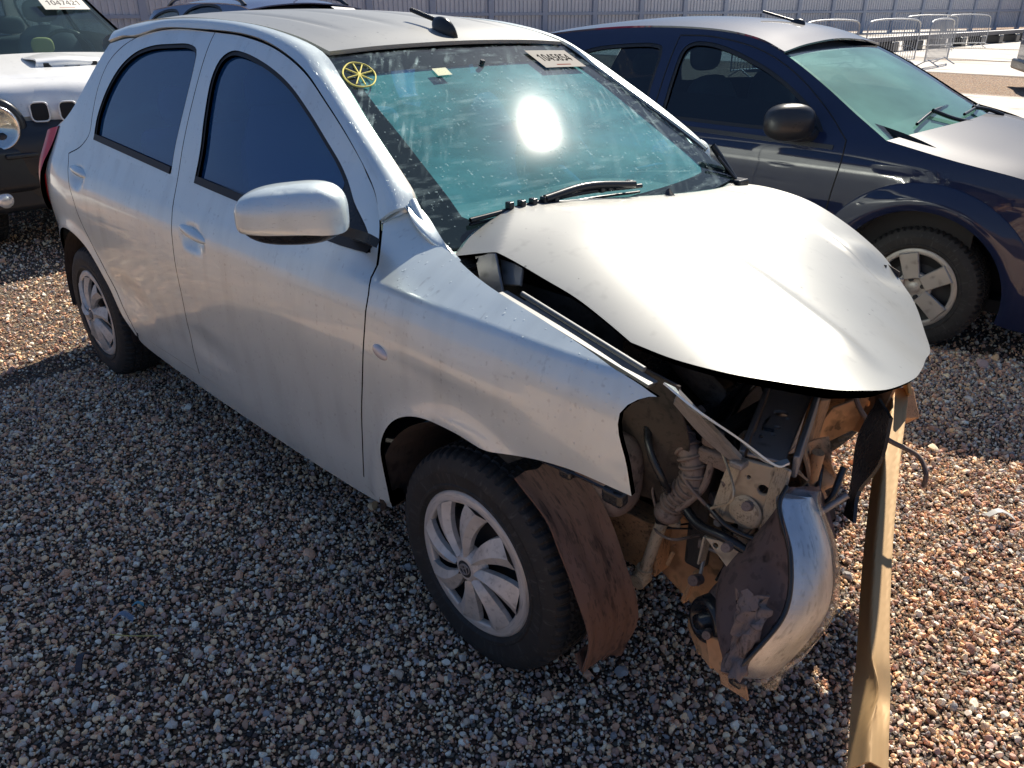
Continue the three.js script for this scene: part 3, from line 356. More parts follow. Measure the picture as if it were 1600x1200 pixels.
const hoodO = outline([[-0.29, -0.70], [-0.265, -0.45], [-0.25, -0.1], [-0.262, 0.2], [-0.273, 0.405]], [[-0.273, 0.405], [-0.285, 0.635]], [[-0.285, 0.635], [-0.13, 0.598]], [[-0.13, 0.598], [-0.077, 0.598], [0.032, 0.604], [0.129, 0.610], [0.237, 0.628], [0.304, 0.642]], [[0.304, 0.642], [0.396, 0.631], [0.458, 0.615], [0.515, 0.594], [0.565, 0.567], [0.612, 0.535], [0.654, 0.494], [0.686, 0.442], [0.708, 0.375], [0.704, 0.224], [0.678, 0.101], [0.647, -0.011], [0.62, -0.12], [0.56, -0.25], [0.47, -0.42], [0.38, -0.54], [0.30, -0.60], [0.20, -0.645], [0.08, -0.67], [-0.10, -0.69], [-0.29, -0.70]]);
const HP = (x, z) => V(x, hoodH(x, z), z);
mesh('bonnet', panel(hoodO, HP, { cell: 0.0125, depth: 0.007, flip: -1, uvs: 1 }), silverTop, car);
mesh('bonnet_inner_frame', [panel(inset(hoodO, 0.014), HP, { cell: 0.05, depth: 0.02, flip: -1, off: -0.010, hole: inset(hoodO, 0.10) }), panel([[-0.2, -0.06], [0.5, -0.03], [0.5, 0.05], [-0.2, 0.06]], HP, { cell: 0.05, depth: 0.025, flip: -1, off: -0.014 })], silverIn, car);
{ const h = sub('bonnet_hinge', car); mesh('hinge_plate', [plate([[-0.20, 0.975, 0.60], [-0.13, 0.985, 0.60], [-0.06, 0.90, 0.635], [-0.13, 0.89, 0.64]], 0.004), plate([[-0.16, 0.99, 0.56], [-0.07, 0.985, 0.565], [-0.05, 0.93, 0.60], [-0.10, 0.92, 0.60]], 0.004)], greyMetal, h); }
mesh('washer_nozzle', [(() => { const g = new THREE.ConeGeometry(0.018, 0.02, 4); g.scale(1.3, 1, 0.8); return place(g, -0.20, 1.008, -0.17); })()], blackPlastic, car);
// ---------- the open front ----------
mesh('wing_flange', [beam([-0.05, 0.925, 0.655], [0.39, 0.853, 0.678], 0.03, 0.004), beam([-0.02, 0.895, 0.620], [0.36, 0.830, 0.636], 0.03, 0.02), rod([0.02, 0.940, 0.662], [0.37, 0.878, 0.682], 0.006)], silverIn, car);
mesh('bulkhead', [plate([[-0.19, 0.35, -0.66], [-0.19, 0.35, 0.66], [-0.19, 0.93, 0.66], [-0.19, 0.93, -0.66]], 0.01)], engineMat, car);
mesh('engine', [box(0.34, 0.30, 0.52, 0.06, 0.62, -0.06, 0.04), box(0.26, 0.10, 0.42, 0.06, 0.80, -0.06, 0.03), box(0.22, 0.24, 0.3, 0.12, 0.50, 0.28, 0.05), rod([0.0, 0.84, 0.14], [0.22, 0.80, 0.2], 0.04, 14), rod([0.24, 0.66, -0.2], [0.26, 0.66, 0.1], 0.05, 16), tube([[0.1, 0.83, 0.3], [0.2, 0.84, 0.4], [0.3, 0.78, 0.42], [0.34, 0.7, 0.36]], 0.03, 20, 10)], engineMat, car);
mesh('battery', [box(0.17, 0.18, 0.24, 0.08, 0.76, 0.40, 0.01), box(0.18, 0.02, 0.25, 0.08, 0.86, 0.40, 0.005)], blackPlastic, car);
mesh('intake_duct', [tube([[0.30, 0.83, 0.05], [0.36, 0.84, 0.18], [0.34, 0.83, 0.34], [0.24, 0.82, 0.44]], 0.035, 24, 10)], blackPlastic, car); mesh('air_box', box(0.14, 0.09, 0.2, 0.30, 0.80, -0.2, 0.02), blackPlastic, car);
// crossmember over the radiator
mesh('radiator_crossmember', (() => { const A = [[0.53, 0.70, 0.535], [0.595, 0.70, 0.515]], B = [[0.395, 0.70, 0.20], [0.485, 0.70, 0.185]], C = [[0.385, 0.69, -0.15], [0.465, 0.69, -0.16]], gs = [plate([A[1], A[0], B[0], B[1]], 0.004, [[[0.487, 0.70, 0.33], 0.016], [[0.515, 0.70, 0.395], 0.0075], [[0.525, 0.70, 0.43], 0.006], [[0.505, 0.70, 0.455], 0.012], [[0.512, 0.70, 0.345], 0.0065]]), plate([B[1], B[0], C[0], C[1]], 0.004)];
  gs.push(beam([0.612, 0.69, 0.50], [0.497, 0.69, 0.18], 0.012, 0.05), beam([0.515, 0.685, 0.535], [0.385, 0.685, 0.2], 0.012, 0.035)); return merge(gs); })(), greyMetal, car);
mesh('crossmember_bracket', [plate([[0.52, 0.69, 0.548], [0.602, 0.69, 0.528], [0.588, 0.545, 0.535], [0.485, 0.535, 0.545]], 0.006, [[[0.573, 0.635, 0.54], 0.013], [[0.542, 0.655, 0.545], 0.006]]), beam([0.603, 0.70, 0.53], [0.592, 0.545, 0.537], 0.008, 0.035, [1, 0, 0]), beam([0.518, 0.70, 0.552], [0.484, 0.53, 0.55], 0.008, 0.03, [1, 0, 0]), (() => { const g = latheZ([[0, 0.004], [0.018, 0.006], [0.034, 0.0], [0.038, -0.006]]); return place(g, 0.545, 0.575, 0.55); })()], dustMetal, car);
mesh('wing_brace', [loft([[[0.45, 0.892, 0.735], [0.45, 0.872, 0.70]], [[0.50, 0.845, 0.700], [0.475, 0.825, 0.672]], [[0.555, 0.775, 0.625], [0.525, 0.765, 0.60]], [[0.60, 0.712, 0.56], [0.575, 0.705, 0.55]], [[0.612, 0.706, 0.525], [0.60, 0.704, 0.51]]], 4, 24, 0.004)], silver, car);
mesh('wing_brace_inner', [loft([[[0.462, 0.865, 0.70], [0.45, 0.838, 0.695]], [[0.505, 0.79, 0.645], [0.487, 0.765, 0.645]], [[0.545, 0.715, 0.59], [0.53, 0.700, 0.59]]], 4, 16, 0.012), box(0.03, 0.016, 0.03, 0.54, 0.705, 0.588, 0.006)], greyMetal, car);
mesh('apron_panel', [loft([[[-0.1, 0.90, 0.60], [0.2, 0.86, 0.61], [0.44, 0.86, 0.66]], [[-0.1, 0.70, 0.56], [0.2, 0.66, 0.56], [0.42, 0.70, 0.58]], [[-0.1, 0.50, 0.54], [0.2, 0.48, 0.53], [0.36, 0.50, 0.54]]], 16, 12, 0.004, (p, u, v) => [p[0], p[1], p[2] + 0.012 * Math.sin(u * 14) * Math.sin(v * 7)])], linerDark, car);
mesh('apron_panel', [loft([[[-0.1, 0.88, -0.60], [0.2, 0.84, -0.60], [0.36, 0.80, -0.56]], [[-0.1, 0.5, -0.54], [0.2, 0.48, -0.53], [0.36, 0.50, -0.5]]], 10, 8, 0.004)], linerDark, car);
mesh('side_rail', [plate([[0.30, 0.405, 0.505], [0.345, 0.418, 0.503], [0.468, 0.365, 0.497], [0.462, 0.27, 0.50], [0.452, 0.20, 0.50], [0.446, 0.13, 0.502], [0.42, 0.135, 0.503], [0.405, 0.19, 0.503], [0.30, 0.245, 0.505]].map(p => [p[0], p[1], p[2] - 0.055]), 0.05, [[[0.335, 0.335, 0.505], 0.006], [[0.455, 0.255, 0.50], 0.006]], 0.004), beam([0.365, 0.36, 0.508], [0.352, 0.315, 0.508], 0.008, 0.01), beam([0.43, 0.34, 0.506], [0.405, 0.24, 0.506], 0.018, 0.012), beam([0.12, 0.33, 0.47], [0.32, 0.33, 0.47], 0.07, 0.14)], dustTan, car);
mesh('side_rail', [beam([0.0, 0.42, -0.44], [0.40, 0.44, -0.42], 0.07, 0.13), plate([[0.34, 0.36, -0.36], [0.47, 0.40, -0.30], [0.50, 0.55, -0.34], [0.36, 0.56, -0.40]], 0.006, [[[0.43, 0.47, -0.345], 0.01]]), beam([0.43, 0.40, -0.43], [0.52, 0.50, -0.36], 0.06, 0.09, [0, 1, 0]), plate([[0.30, 0.30, -0.18], [0.36, 0.46, -0.26], [0.44, 0.50, -0.34], [0.42, 0.40, -0.34]], 0.006)], dustTan, car);
mesh('tow_pipe', [tube([[0.36, 0.52, 0.535], [0.352, 0.475, 0.535], [0.338, 0.42, 0.535], [0.305, 0.275, 0.535]], 0.0145, 20, 10), rod([0.302, 0.268, 0.52], [0.302, 0.262, 0.555], 0.02, 12), rod([0.309, 0.30, 0.535], [0.303, 0.268, 0.535], 0.02, 12)], dustMetal, car);
mesh('ribbed_hose', (() => { const c = new THREE.CatmullRomCurve3([V(0.33, 0.68, 0.52), V(0.40, 0.66, 0.545), V(0.42, 0.60, 0.55), V(0.385, 0.54, 0.545), V(0.365, 0.50, 0.54)]); const gs = [new THREE.TubeGeometry(c, 30, 0.026, 12)]; for (let i = 1; i < 14; i++) { const p = c.getPointAt(i / 14), t = c.getTangentAt(i / 14), g = new THREE.TorusGeometry(0.027, 0.004, 6, 16); g.applyQuaternion(new THREE.Quaternion().setFromUnitVectors(V(0, 0, 1), t)); g.translate(p.x, p.y, p.z); gs.push(g); } gs.push(place(new THREE.SphereGeometry(0.033, 16, 12).scale(1, 0.8, 1), 0.362, 0.485, 0.54)); return merge(gs); })(), hoseMat, car);
mesh('pipe', [tube([[0.46, 0.66, 0.55], [0.452, 0.60, 0.555], [0.43, 0.56, 0.56], [0.40, 0.52, 0.565]], 0.008, 16, 8), tube([[0.55, 0.68, 0.5], [0.52, 0.64, 0.53], [0.49, 0.62, 0.55]], 0.010, 14, 8), box(0.09, 0.035, 0.05, 0.47, 0.665, 0.53, 0.008), box(0.035, 0.03, 0.04, 0.445, 0.70, 0.53, 0.008)], hoseMat, car);
mesh('wiring_loom', [tube([[0.38, 0.54, 0.54], [0.45, 0.515, 0.57], [0.53, 0.52, 0.58], [0.60, 0.50, 0.56], [0.64, 0.50, 0.52]], 0.011, 30, 7), tube([[0.47, 0.565, 0.565], [0.52, 0.545, 0.572], [0.58, 0.535, 0.56], [0.63, 0.53, 0.52]], 0.006, 24, 6), tube([[0.30, 0.70, 0.56], [0.34, 0.66, 0.60], [0.38, 0.60, 0.60], [0.37, 0.55, 0.56]], 0.009, 24, 7), tube([[0.58, 0.62, 0.3], [0.62, 0.57, 0.38], [0.66, 0.60, 0.42], [0.66, 0.66, 0.38]], 0.007, 24, 6)], blackPlastic, car);
mesh('lamp_bracket', [plate([[0.485, 0.50, 0.575], [0.595, 0.515, 0.548], [0.612, 0.47, 0.55], [0.585, 0.435, 0.565], [0.555, 0.44, 0.572]].reverse(), 0.006, [[[0.507, 0.490, 0.572], 0.0075], [[0.572, 0.474, 0.562], 0.0075], [[0.565, 0.453, 0.566], 0.006]]), beam([0.485, 0.505, 0.575], [0.478, 0.43, 0.575], 0.03, 0.006, [1, 0, 0])], dustMetal, car);
mesh('engine_lower', [box(0.3, 0.22, 0.5, 0.1, 0.38, 0.1, 0.04), rod([0.05, 0.30, 0.42], [0.2, 0.36, 0.1], 0.03, 10), box(0.1, 0.06, 0.8, 0.2, 0.25, 0, 0.02)], engineMat, car);
mesh('radiator', [box(0.03, 0.34, 0.5, 0.40, 0.50, 0.20, 0.006), box(0.05, 0.36, 0.04, 0.40, 0.50, 0.46, 0.01), box(0.045, 0.36, 0.03, 0.39, 0.50, -0.06, 0.01)], engineMat, car);
mesh('radiator_support', [beam([0.50, 0.69, 0.17], [0.50, 0.36, 0.26], 0.05, 0.03, [1, 0, 0]), loft([[[0.565, 0.69, 0.40], [0.50, 0.69, 0.20]], [[0.60, 0.60, 0.40], [0.53, 0.60, 0.26]], [[0.56, 0.48, 0.40], [0.50, 0.45, 0.25]]], 8, 10, 0.006), rod([0.595, 0.66, 0.36], [0.57, 0.42, 0.34], 0.014)], dustTan, car);
mesh('grille_bracket', [loft([[[0.66, 0.70, 0.18], [0.60, 0.70, 0.10]], [[0.665, 0.60, 0.20], [0.58, 0.60, 0.12]], [[0.64, 0.52, 0.22], [0.60, 0.50, 0.16]], [[0.655, 0.46, 0.25], [0.62, 0.45, 0.22]]], 6, 14, 0.008)], blackPlastic, car);
mesh('loose_cable', [tube([[0.50, 0.70, 0.0], [0.53, 0.63, 0.02], [0.60, 0.56, 0.0], [0.68, 0.53, -0.02], [0.71, 0.50, 0.0], [0.71, 0.47, 0.0]], 0.006, 30, 6)], hoseMat, car);
mesh('wing_liner_strut', [tube([[0.595, 0.545, 0.53], [0.65, 0.58, 0.48], [0.70, 0.64, 0.44]], 0.007, 12, 6)], greyMetal, car);
mesh('torn_plastic_scrap', plate([[0.50, 0.60, -0.18], [0.53, 0.63, -0.14], [0.56, 0.655, -0.2], [0.54, 0.63, -0.22]], 0.003), std(0.7, 0.7, 0.7, 0.5), car);
// torn and crushed pieces packed into the open front
mesh('condenser', [plate([[0.46, 0.66, 0.44], [0.50, 0.40, 0.46], [0.45, 0.38, 0.02], [0.40, 0.64, 0.06]], 0.012), ...Array.from({ length: 16 }, (_, i) => beam([0.475 + i * 0.0024, 0.645 - i * 0.0165, 0.44], [0.418 + i * 0.003, 0.63 - i * 0.0165, 0.05], 0.006, 0.004, [0, 1, 0], 0))], greyMetal, car);
mesh('fan_shroud', [plate([[0.34, 0.70, 0.42], [0.36, 0.42, 0.44], [0.33, 0.40, -0.05], [0.30, 0.68, -0.02]], 0.01, [[[0.335, 0.56, 0.2], 0.12]]), place(new THREE.TorusGeometry(0.125, 0.012, 8, 36), 0.345, 0.56, 0.2, Math.PI / 2 + 0.06), place(superEll(0.03, 0.045, 0.045, 2.5, 20), 0.345, 0.56, 0.2)], blackPlastic, car);
mesh('torn_undertray', loft([[[0.55, 0.47, 0.42], [0.52, 0.44, 0.30], [0.56, 0.47, 0.16]], [[0.59, 0.40, 0.40], [0.56, 0.38, 0.28], [0.575, 0.42, 0.17]], [[0.58, 0.33, 0.43], [0.545, 0.31, 0.31], [0.57, 0.35, 0.22]]], 14, 14, 0.004, (p, u, v) => [p[0] + (dentN(u * 9, v * 9) - 0.5) * 0.05, p[1] + (dentN(u * 7 + 9, v * 6) - 0.5) * 0.04, p[2]]), linerDark, car);
mesh('crumpled_plate', loft([[[0.585, 0.68, 0.47], [0.56, 0.67, 0.38], [0.59, 0.66, 0.30]], [[0.62, 0.60, 0.47], [0.56, 0.59, 0.38], [0.62, 0.58, 0.31]], [[0.60, 0.50, 0.48], [0.55, 0.49, 0.40], [0.59, 0.50, 0.33]]], 16, 16, 0.004, (p, u, v) => [p[0] + (dentN(u * 6 + 3, v * 6) - 0.5) * 0.06, p[1], p[2] + (dentN(u * 8, v * 5 + 2) - 0.5) * 0.04]), dustTan, car);
mesh('washer_tank', [place(superEll(0.07, 0.10, 0.06, 3, 24), 0.24, 0.56, 0.60), rod([0.24, 0.64, 0.60], [0.22, 0.74, 0.61], 0.02, 12), place(new THREE.CylinderGeometry(0.028, 0.028, 0.02, 14), 0.22, 0.745, 0.61)], hoseMat, car);
{ const r = rng(31), c = [blackPlastic, hoseMat, greyMetal, dustMetal]; for (let i = 0; i < 16; i++) { const x = 0.33 + r() * 0.22, y = 0.40 + r() * 0.28, z = 0.36 + r() * 0.22, q = [x, y, z], e = () => (r() - 0.5) * 0.16; mesh('broken_wire', tube([q, [x + e(), y + e() * 0.6, z + e()], [x + e(), y - 0.05 + e() * 0.5, z + e()], [x + e(), y - 0.08 + e(), z + e() * 0.6]], 0.0022 + r() * 0.0035, 18, 5), c[Math.floor(r() * 4)], car); } for (let i = 0; i < 14; i++) { const g = box(0.015 + r() * 0.03, 0.01 + r() * 0.025, 0.012 + r() * 0.03, 0, 0, 0, 0.003); mesh('clip', place(g, 0.30 + r() * 0.30, 0.42 + r() * 0.30, 0.36 + r() * 0.22, r() * 3, r() * 3), c[Math.floor(r() * 4)], car); } }
// front wheel arch liner hanging down
mesh('hanging_liner', (() => { const rows = []; for (const [z, ex] of [[0.81, 0.0], [0.78, 0.003], [0.75, 0.002], [0.72, 0.005], [0.69, 0.006], [0.662, 0.014]]) { const r = []; for (const a of [64, 45, 28, 12, -4, -18, -27]) { const q = a * Math.PI / 180, R = 0.345 + ex + (a < 20 ? 0.012 : 0); r.push([R * Math.cos(q), 0.285 + R * Math.sin(q), z - (a < 0 ? 0.02 : 0)]); } rows.push(r); } return loft(rows, 40, 60, 0.004, (p, u, v) => { const tear = u > 0.86 && v < 0.62 ? (u - 0.86) * 0.6 : 0; return [p[0] + 0.0012 * Math.sin(v * 27) * sstep(0.3, 0.6, u) + (dentN(u * 7, v * 5) - 0.5) * 0.014, p[1] + tear, p[2]]; }); })(), linerMat, car);
mesh('wing_edge_clip', [loft([[[0.24, 0.686, 0.828], [0.33, 0.693, 0.826], [0.42, 0.69, 0.82]], [[0.25, 0.672, 0.81], [0.33, 0.675, 0.808], [0.42, 0.675, 0.80]]], 10, 4, 0.004), box(0.05, 0.035, 0.03, 0.41, 0.668, 0.802, 0.01), box(0.03, 0.02, 0.02, 0.30, 0.675, 0.815, 0.006)], blackPlastic, car);
// bumper reinforcement swung down to the ground
mesh('bumper_beam', (() => { const T = V(0.498, 0.525, -0.365), B = V(0.915, 0.205, 0.60), d = B.clone().sub(T).normalize(), a0 = V(0, 1, 0).addScaledVector(d, -d.y).normalize(), b0 = d.clone().cross(a0), rows = []; const N = 30;
  for (let i = 0; i <= N; i++) { const t = i / N, kink = Math.exp(-(((t - 0.86) / 0.05) ** 2)), ph = 0.25 + 0.5 * kink + 0.25 * sstep(0.8, 1, t), n1 = a0.clone().multiplyScalar(Math.cos(ph)).addScaledVector(b0, -Math.sin(ph)), n2 = a0.clone().multiplyScalar(Math.sin(ph)).addScaledVector(b0, Math.cos(ph)); const c = T.clone().lerp(B, t).addScaledVector(n2, 0.02 * Math.sin(t * 3) - 0.012 * kink), w = 0.021 * (1 - 0.2 * kink), h = 0.062; 
    const P = (u, v) => { const p = c.clone().addScaledVector(n2, u).addScaledVector(n1, v); return [p.x, p.y, p.z]; }; rows.push([P(-w, -h), P(-w * 1.02, 0), P(-w * 0.4, 0.004 - 0.01 * kink), P(w * 0.4, 0.004 - 0.016 * kink), P(w, 0), P(w, -h * 0.5), P(w, -h)]); }
  return toCreasedNormals(loft(rows, 24, 90, 0.004), 0.7); })(), beamMat, car);
mesh('beam_bracket', plate([[0.50, 0.50, -0.40], [0.46, 0.58, -0.42], [0.50, 0.60, -0.33], [0.54, 0.545, -0.33]], 0.006), beamMat, car);
// headlamp hanging from its wires
{ const hl = sub('headlamp', car), top = V(0.652, 0.655, 0.49), bot = V(0.70, 0.285, 0.63), A = bot.clone().sub(top), L = A.length(); A.normalize(); const Fw = V(0.90, 0.32, 0.02).addScaledVector(A, -V(0.90, 0.32, 0.02).dot(A)).normalize(), Sd = A.clone().cross(Fw).normalize(); // Sd points to the inner edge
  const sgn = Sd.z > 0 ? -1 : 1, P = (s, w, f) => { const p = top.clone().addScaledVector(A, s * L).addScaledVector(Sd, sgn * w).addScaledVector(Fw, f); return [p.x, p.y, p.z]; };
  const st = [[0.0, -0.065, 0.055], [0.08, -0.095, 0.085], [0.3, -0.092, 0.112], [0.55, -0.095, 0.13], [0.78, -0.135, 0.132], [0.93, -0.135, 0.118], [1.0, -0.09, 0.06]];
  const lens = st.map(([s, l, r]) => [0, 0.2, 0.45, 0.7, 0.9, 1].map(t => P(s, lerp(l, r, t), 0.055 * Math.sin(Math.PI * clamp(t * 0.92 + 0.08, 0, 1)) + 0.075 * (Math.sin(Math.PI * clamp(s, 0.04, 0.96)) - 0.5) - 0.03 * t * t)));
  mesh('lamp_lens', loft(lens, 24, 36), phys(0.93, 0.95, 0.97, 0.16, 0, { transmission: 1, thickness: 0, ior: 1.8 }), hl);
  mesh('lamp_reflector', loft(st.map(([s, l, r]) => [0, 0.25, 0.5, 0.75, 1].map(t => P(clamp(s, 0.04, 0.96), lerp(l + 0.004, r - 0.003, t), -0.012 + 0.05 * Math.sin(Math.PI * clamp(t * 0.92 + 0.08, 0, 1)) + 0.075 * (Math.sin(Math.PI * clamp(s, 0.04, 0.96)) - 0.5) - 0.03 * t * t))), 12, 400, 0, (p, u, v) => { const k = 0.00006 * Math.sin(v * 380) * (u < 0.7 ? 1 : 0.2) * sstep(0.25, 0.35, v); return [p[0] + Fw.x * k, p[1] + Fw.y * k, p[2] + Fw.z * k]; }), dullChrome, hl);
  mesh('lamp_housing', loft(st.map(([s, l, r]) => [0, 0.2, 0.5, 0.8, 1].map((t, i) => P(s, lerp(l - 0.006, r + 0.004, t), [-0.004, -0.12, -0.17, -0.11, -0.034][i] * [0.1, 0.2, 0.55, 0.95, 0.8, 0.5, 0.2][st.findIndex(q => q[0] === s)] + (i === 0 || i === 4 ? 0.075 * (Math.sin(Math.PI * clamp(s, 0.04, 0.96)) - 0.5) + (i ? 0.006 : 0.014) : 0)))), 20, 30, 0, (p, u, v) => { const k = (dentN(u * 6, v * 8) - 0.5) * 0.012; return [p[0] + k, p[1] + k, p[2] + k]; }), std(0.13, 0.09, 0.085, 0.8, 0, { map: rustTex }), hl);
  mesh('lamp_rim', [tube(st.map(([s, l]) => P(s, l - 0.004, 0.012 + 0.075 * (Math.sin(Math.PI * clamp(s, 0.04, 0.96)) - 0.5))), 0.005, 40, 6), tube(st.map(([s, l, r]) => P(s, r, -0.024 + 0.075 * (Math.sin(Math.PI * clamp(s, 0.04, 0.96)) - 0.5))), 0.005, 40, 6)], blackPlastic, hl);
  mesh('torn_lamp_edge', loft([0.5, 0.6, 0.7, 0.8, 0.9].map(s => [P(s, -0.115 - 0.04 * (s - 0.38), 0.03 - 0.04 * Math.abs(s - 0.6)), P(s, -0.14 - 0.03 * (s - 0.38), 0.005), P(s, -0.148, -0.022)]), 8, 20, 0.004, (p, u, v) => [p[0] + (dentN(u * 9, v * 12) - 0.5) * 0.02, p[1] + (dentN(u * 7 + 5, v * 14) - 0.5) * 0.016, p[2] + (dentN(u * 8, v * 9 + 3) - 0.5) * 0.02]), hoseMat, hl);
  for (const [s, w, f] of [[0.12, -0.11, -0.05], [0.30, -0.02, -0.165], [0.34, -0.12, -0.07], [0.86, -0.05, -0.12]]) { const p = P(s, w, f); mesh('lamp_boss', place(new THREE.CylinderGeometry(0.009, 0.011, 0.03, 10), p[0] - 0.01, p[1], p[2] + 0.01, 0.3, 1.1), hoseMat, hl); }
  const cap = latheZ([[0, 0.052], [0.016, 0.052], [0.018, 0.03], [0.030, 0.028], [0.034, 0.04], [0.044, 0.04], [0.050, 0.03], [0.054, 0.0], [0.06, -0.05]], 40), cq = new THREE.Quaternion().setFromUnitVectors(V(0, 0, 1), V(-0.35, 0.12, 0.93).normalize()); cap.applyQuaternion(cq); cap.translate(0.545, 0.335, 0.60); mesh('bulb_cap', cap, blackPlastic, hl);
  const ball = new THREE.SphereGeometry(0.075, 24, 16); ball.translate(0.575, 0.345, 0.56); const socket = new THREE.CylinderGeometry(0.012, 0.012, 0.03, 10); mesh('lamp_back', [ball, place(socket, 0.485, 0.40, 0.60, 0, 1.2)], std(0.14, 0.10, 0.09, 0.8, 0, { map: rustTex }), hl);
  mesh('lamp_mount', [plate([[0.555, 0.33, 0.655], [0.60, 0.335, 0.655], [0.645, 0.29, 0.665], [0.62, 0.25, 0.665], [0.575, 0.27, 0.66]], 0.006), plate([[0.50, 0.315, 0.60], [0.555, 0.30, 0.63], [0.575, 0.245, 0.64], [0.53, 0.25, 0.63]], 0.005), beam([0.475, 0.27, 0.55], [0.54, 0.26, 0.60], 0.05, 0.07), loft([[[0.60, 0.27, 0.66], [0.66, 0.27, 0.66]], [[0.61, 0.245, 0.665], [0.67, 0.24, 0.66]]], 4, 4, 0.006)], dustTan, hl);
}
// ---------- cabin ----------
mesh('cabin_floor', [box(2.7, 0.06, 1.36, -1.6, 0.26, 0, 0), box(0.05, 0.5, 1.3, -2.35, 0.6, 0, 0), box(0.6, 0.05, 1.2, -2.6, 0.80, 0, 0)], seamDark, car);
mesh('dashboard', loft([[[-0.26, 0.955, -0.62], [-0.2, 0.94, 0], [-0.26, 0.955, 0.62]], [[-0.5, 0.985, -0.66], [-0.45, 0.985, 0], [-0.5, 0.985, 0.66]], [[-0.66, 0.96, -0.68], [-0.62, 0.965, 0], [-0.66, 0.96, 0.68]], [[-0.70, 0.85, -0.68], [-0.68, 0.85, 0], [-0.70, 0.85, 0.68]], [[-0.62, 0.6, -0.68], [-0.6, 0.6, 0], [-0.62, 0.6, 0.68]]], 20, 24), std(0.06, 0.062, 0.066, 0.75), car);
{ const w = new THREE.TorusGeometry(0.18, 0.015, 8, 36), g = [place(w, -0.82, 0.96, -0.36, Math.PI / 2, -0.45), rod([-0.82, 0.96, -0.36], [-0.66, 0.88, -0.36], 0.03)]; mesh('steering_wheel', g, seatMat, car); }
for (const z of [0.36, -0.36]) { const s = sub('front_seat', car); mesh('seat_back', loft([[[-1.22, 0.50, z - 0.23], [-1.16, 0.50, z], [-1.22, 0.50, z + 0.23]], [[-1.30, 0.80, z - 0.25], [-1.24, 0.80, z], [-1.30, 0.80, z + 0.25]], [[-1.40, 1.08, z - 0.20], [-1.36, 1.08, z], [-1.40, 1.08, z + 0.20]], [[-1.43, 1.13, z - 0.1], [-1.42, 1.135, z], [-1.43, 1.13, z + 0.1]]], 12, 16, 0.09), seatMat, s); mesh('seat_cushion', box(0.5, 0.14, 0.48, -0.98, 0.48, z, 0.05), seatMat, s); mesh('headrest', superEllAt(0.05, 0.09, 0.13, -1.45, 1.24, z), seatMat, s); }
mesh('rear_seat', [box(0.14, 0.62, 1.2, -2.12, 0.76, 0, 0.05), box(0.48, 0.16, 1.2, -1.88, 0.46, 0, 0.05), ...[0.38, -0.38].map(z => superEllAt(0.05, 0.08, 0.12, -2.16, 1.14, z))], seatMat, car);
function superEllAt(a, b, c, x, y, z) { const g = superEll(a, b, c, 3, 28); g.translate(x, y, z); return g; }
mesh('rear_view_mirror', [box(0.02, 0.06, 0.22, -0.86, 1.28, 0.0, 0.02), rod([-0.84, 1.29, 0], [-0.82, 1.35, 0], 0.008)], blackPlastic, car);
// tail
{ const e = [[-2.93, 0.30], [-2.965, 0.5], [-2.965, 0.75], [-2.93, 0.94], [-2.72, 1.04], [-2.60, 1.08], [-2.51, 1.14], [-2.45, 1.21], [-2.385, 1.30], [-2.33, 1.372]], bulge = [0.09, 0.08, 0.07, 0.09, 0.27, 0.36, 0.42, 0.44, 0.44, 0.42], rows = e.map(([x, y], i) => { const z = sideS(x, y) - 0.004; return [-1, -0.75, -0.4, 0, 0.4, 0.75, 1].map(k => [x - bulge[i] * (1 - Math.pow(Math.abs(k), 2.4)), y, k * z]); });
  mesh('rear_bumper', loft(rows.slice(0, 3), 28, 12, 0.01), silver, car); mesh('tailgate', loft(rows.slice(2), 28, 28, 0.01), silver, car);
  mesh('roof_spoiler', loft([[[-2.41, 1.418, -0.472], [-2.44, 1.446, 0], [-2.41, 1.418, 0.472]], [[-2.60, 1.392, -0.485], [-2.68, 1.425, 0], [-2.60, 1.392, 0.485]], [[-2.68, 1.36, -0.485], [-2.80, 1.39, 0], [-2.68, 1.36, 0.485]], [[-2.67, 1.325, -0.48], [-2.78, 1.35, 0], [-2.67, 1.325, 0.48]], [[-2.55, 1.35, -0.47], [-2.6, 1.37, 0], [-2.55, 1.35, 0.47]], [[-2.42, 1.39, -0.46], [-2.45, 1.40, 0], [-2.42, 1.39, 0.46]]], 20, 30), silver, car);
  mesh('rear_window', loft([rows[4], rows[6], rows[8]].map((r, i) => r.map(p => [p[0] - 0.014, p[1] + [0.02, 0, -0.01][i], p[2] * 0.955])), 24, 14), sideGlass, car); }
mesh('underbody', [box(2.6, 0.05, 1.3, -1.4, 0.21, 0, 0)], seamDark, car);
heroWheel(car, 0, 0.284, 0.805, 0.1, -0.009); heroWheel(car, -2.46, 0.284, 0.805, 0.35, 0);
heroWheel(car, 0, 0.284, -0.805, 0.1, 0, -1); heroWheel(car, -2.46, 0.284, -0.805, 0.35, 0, -1);
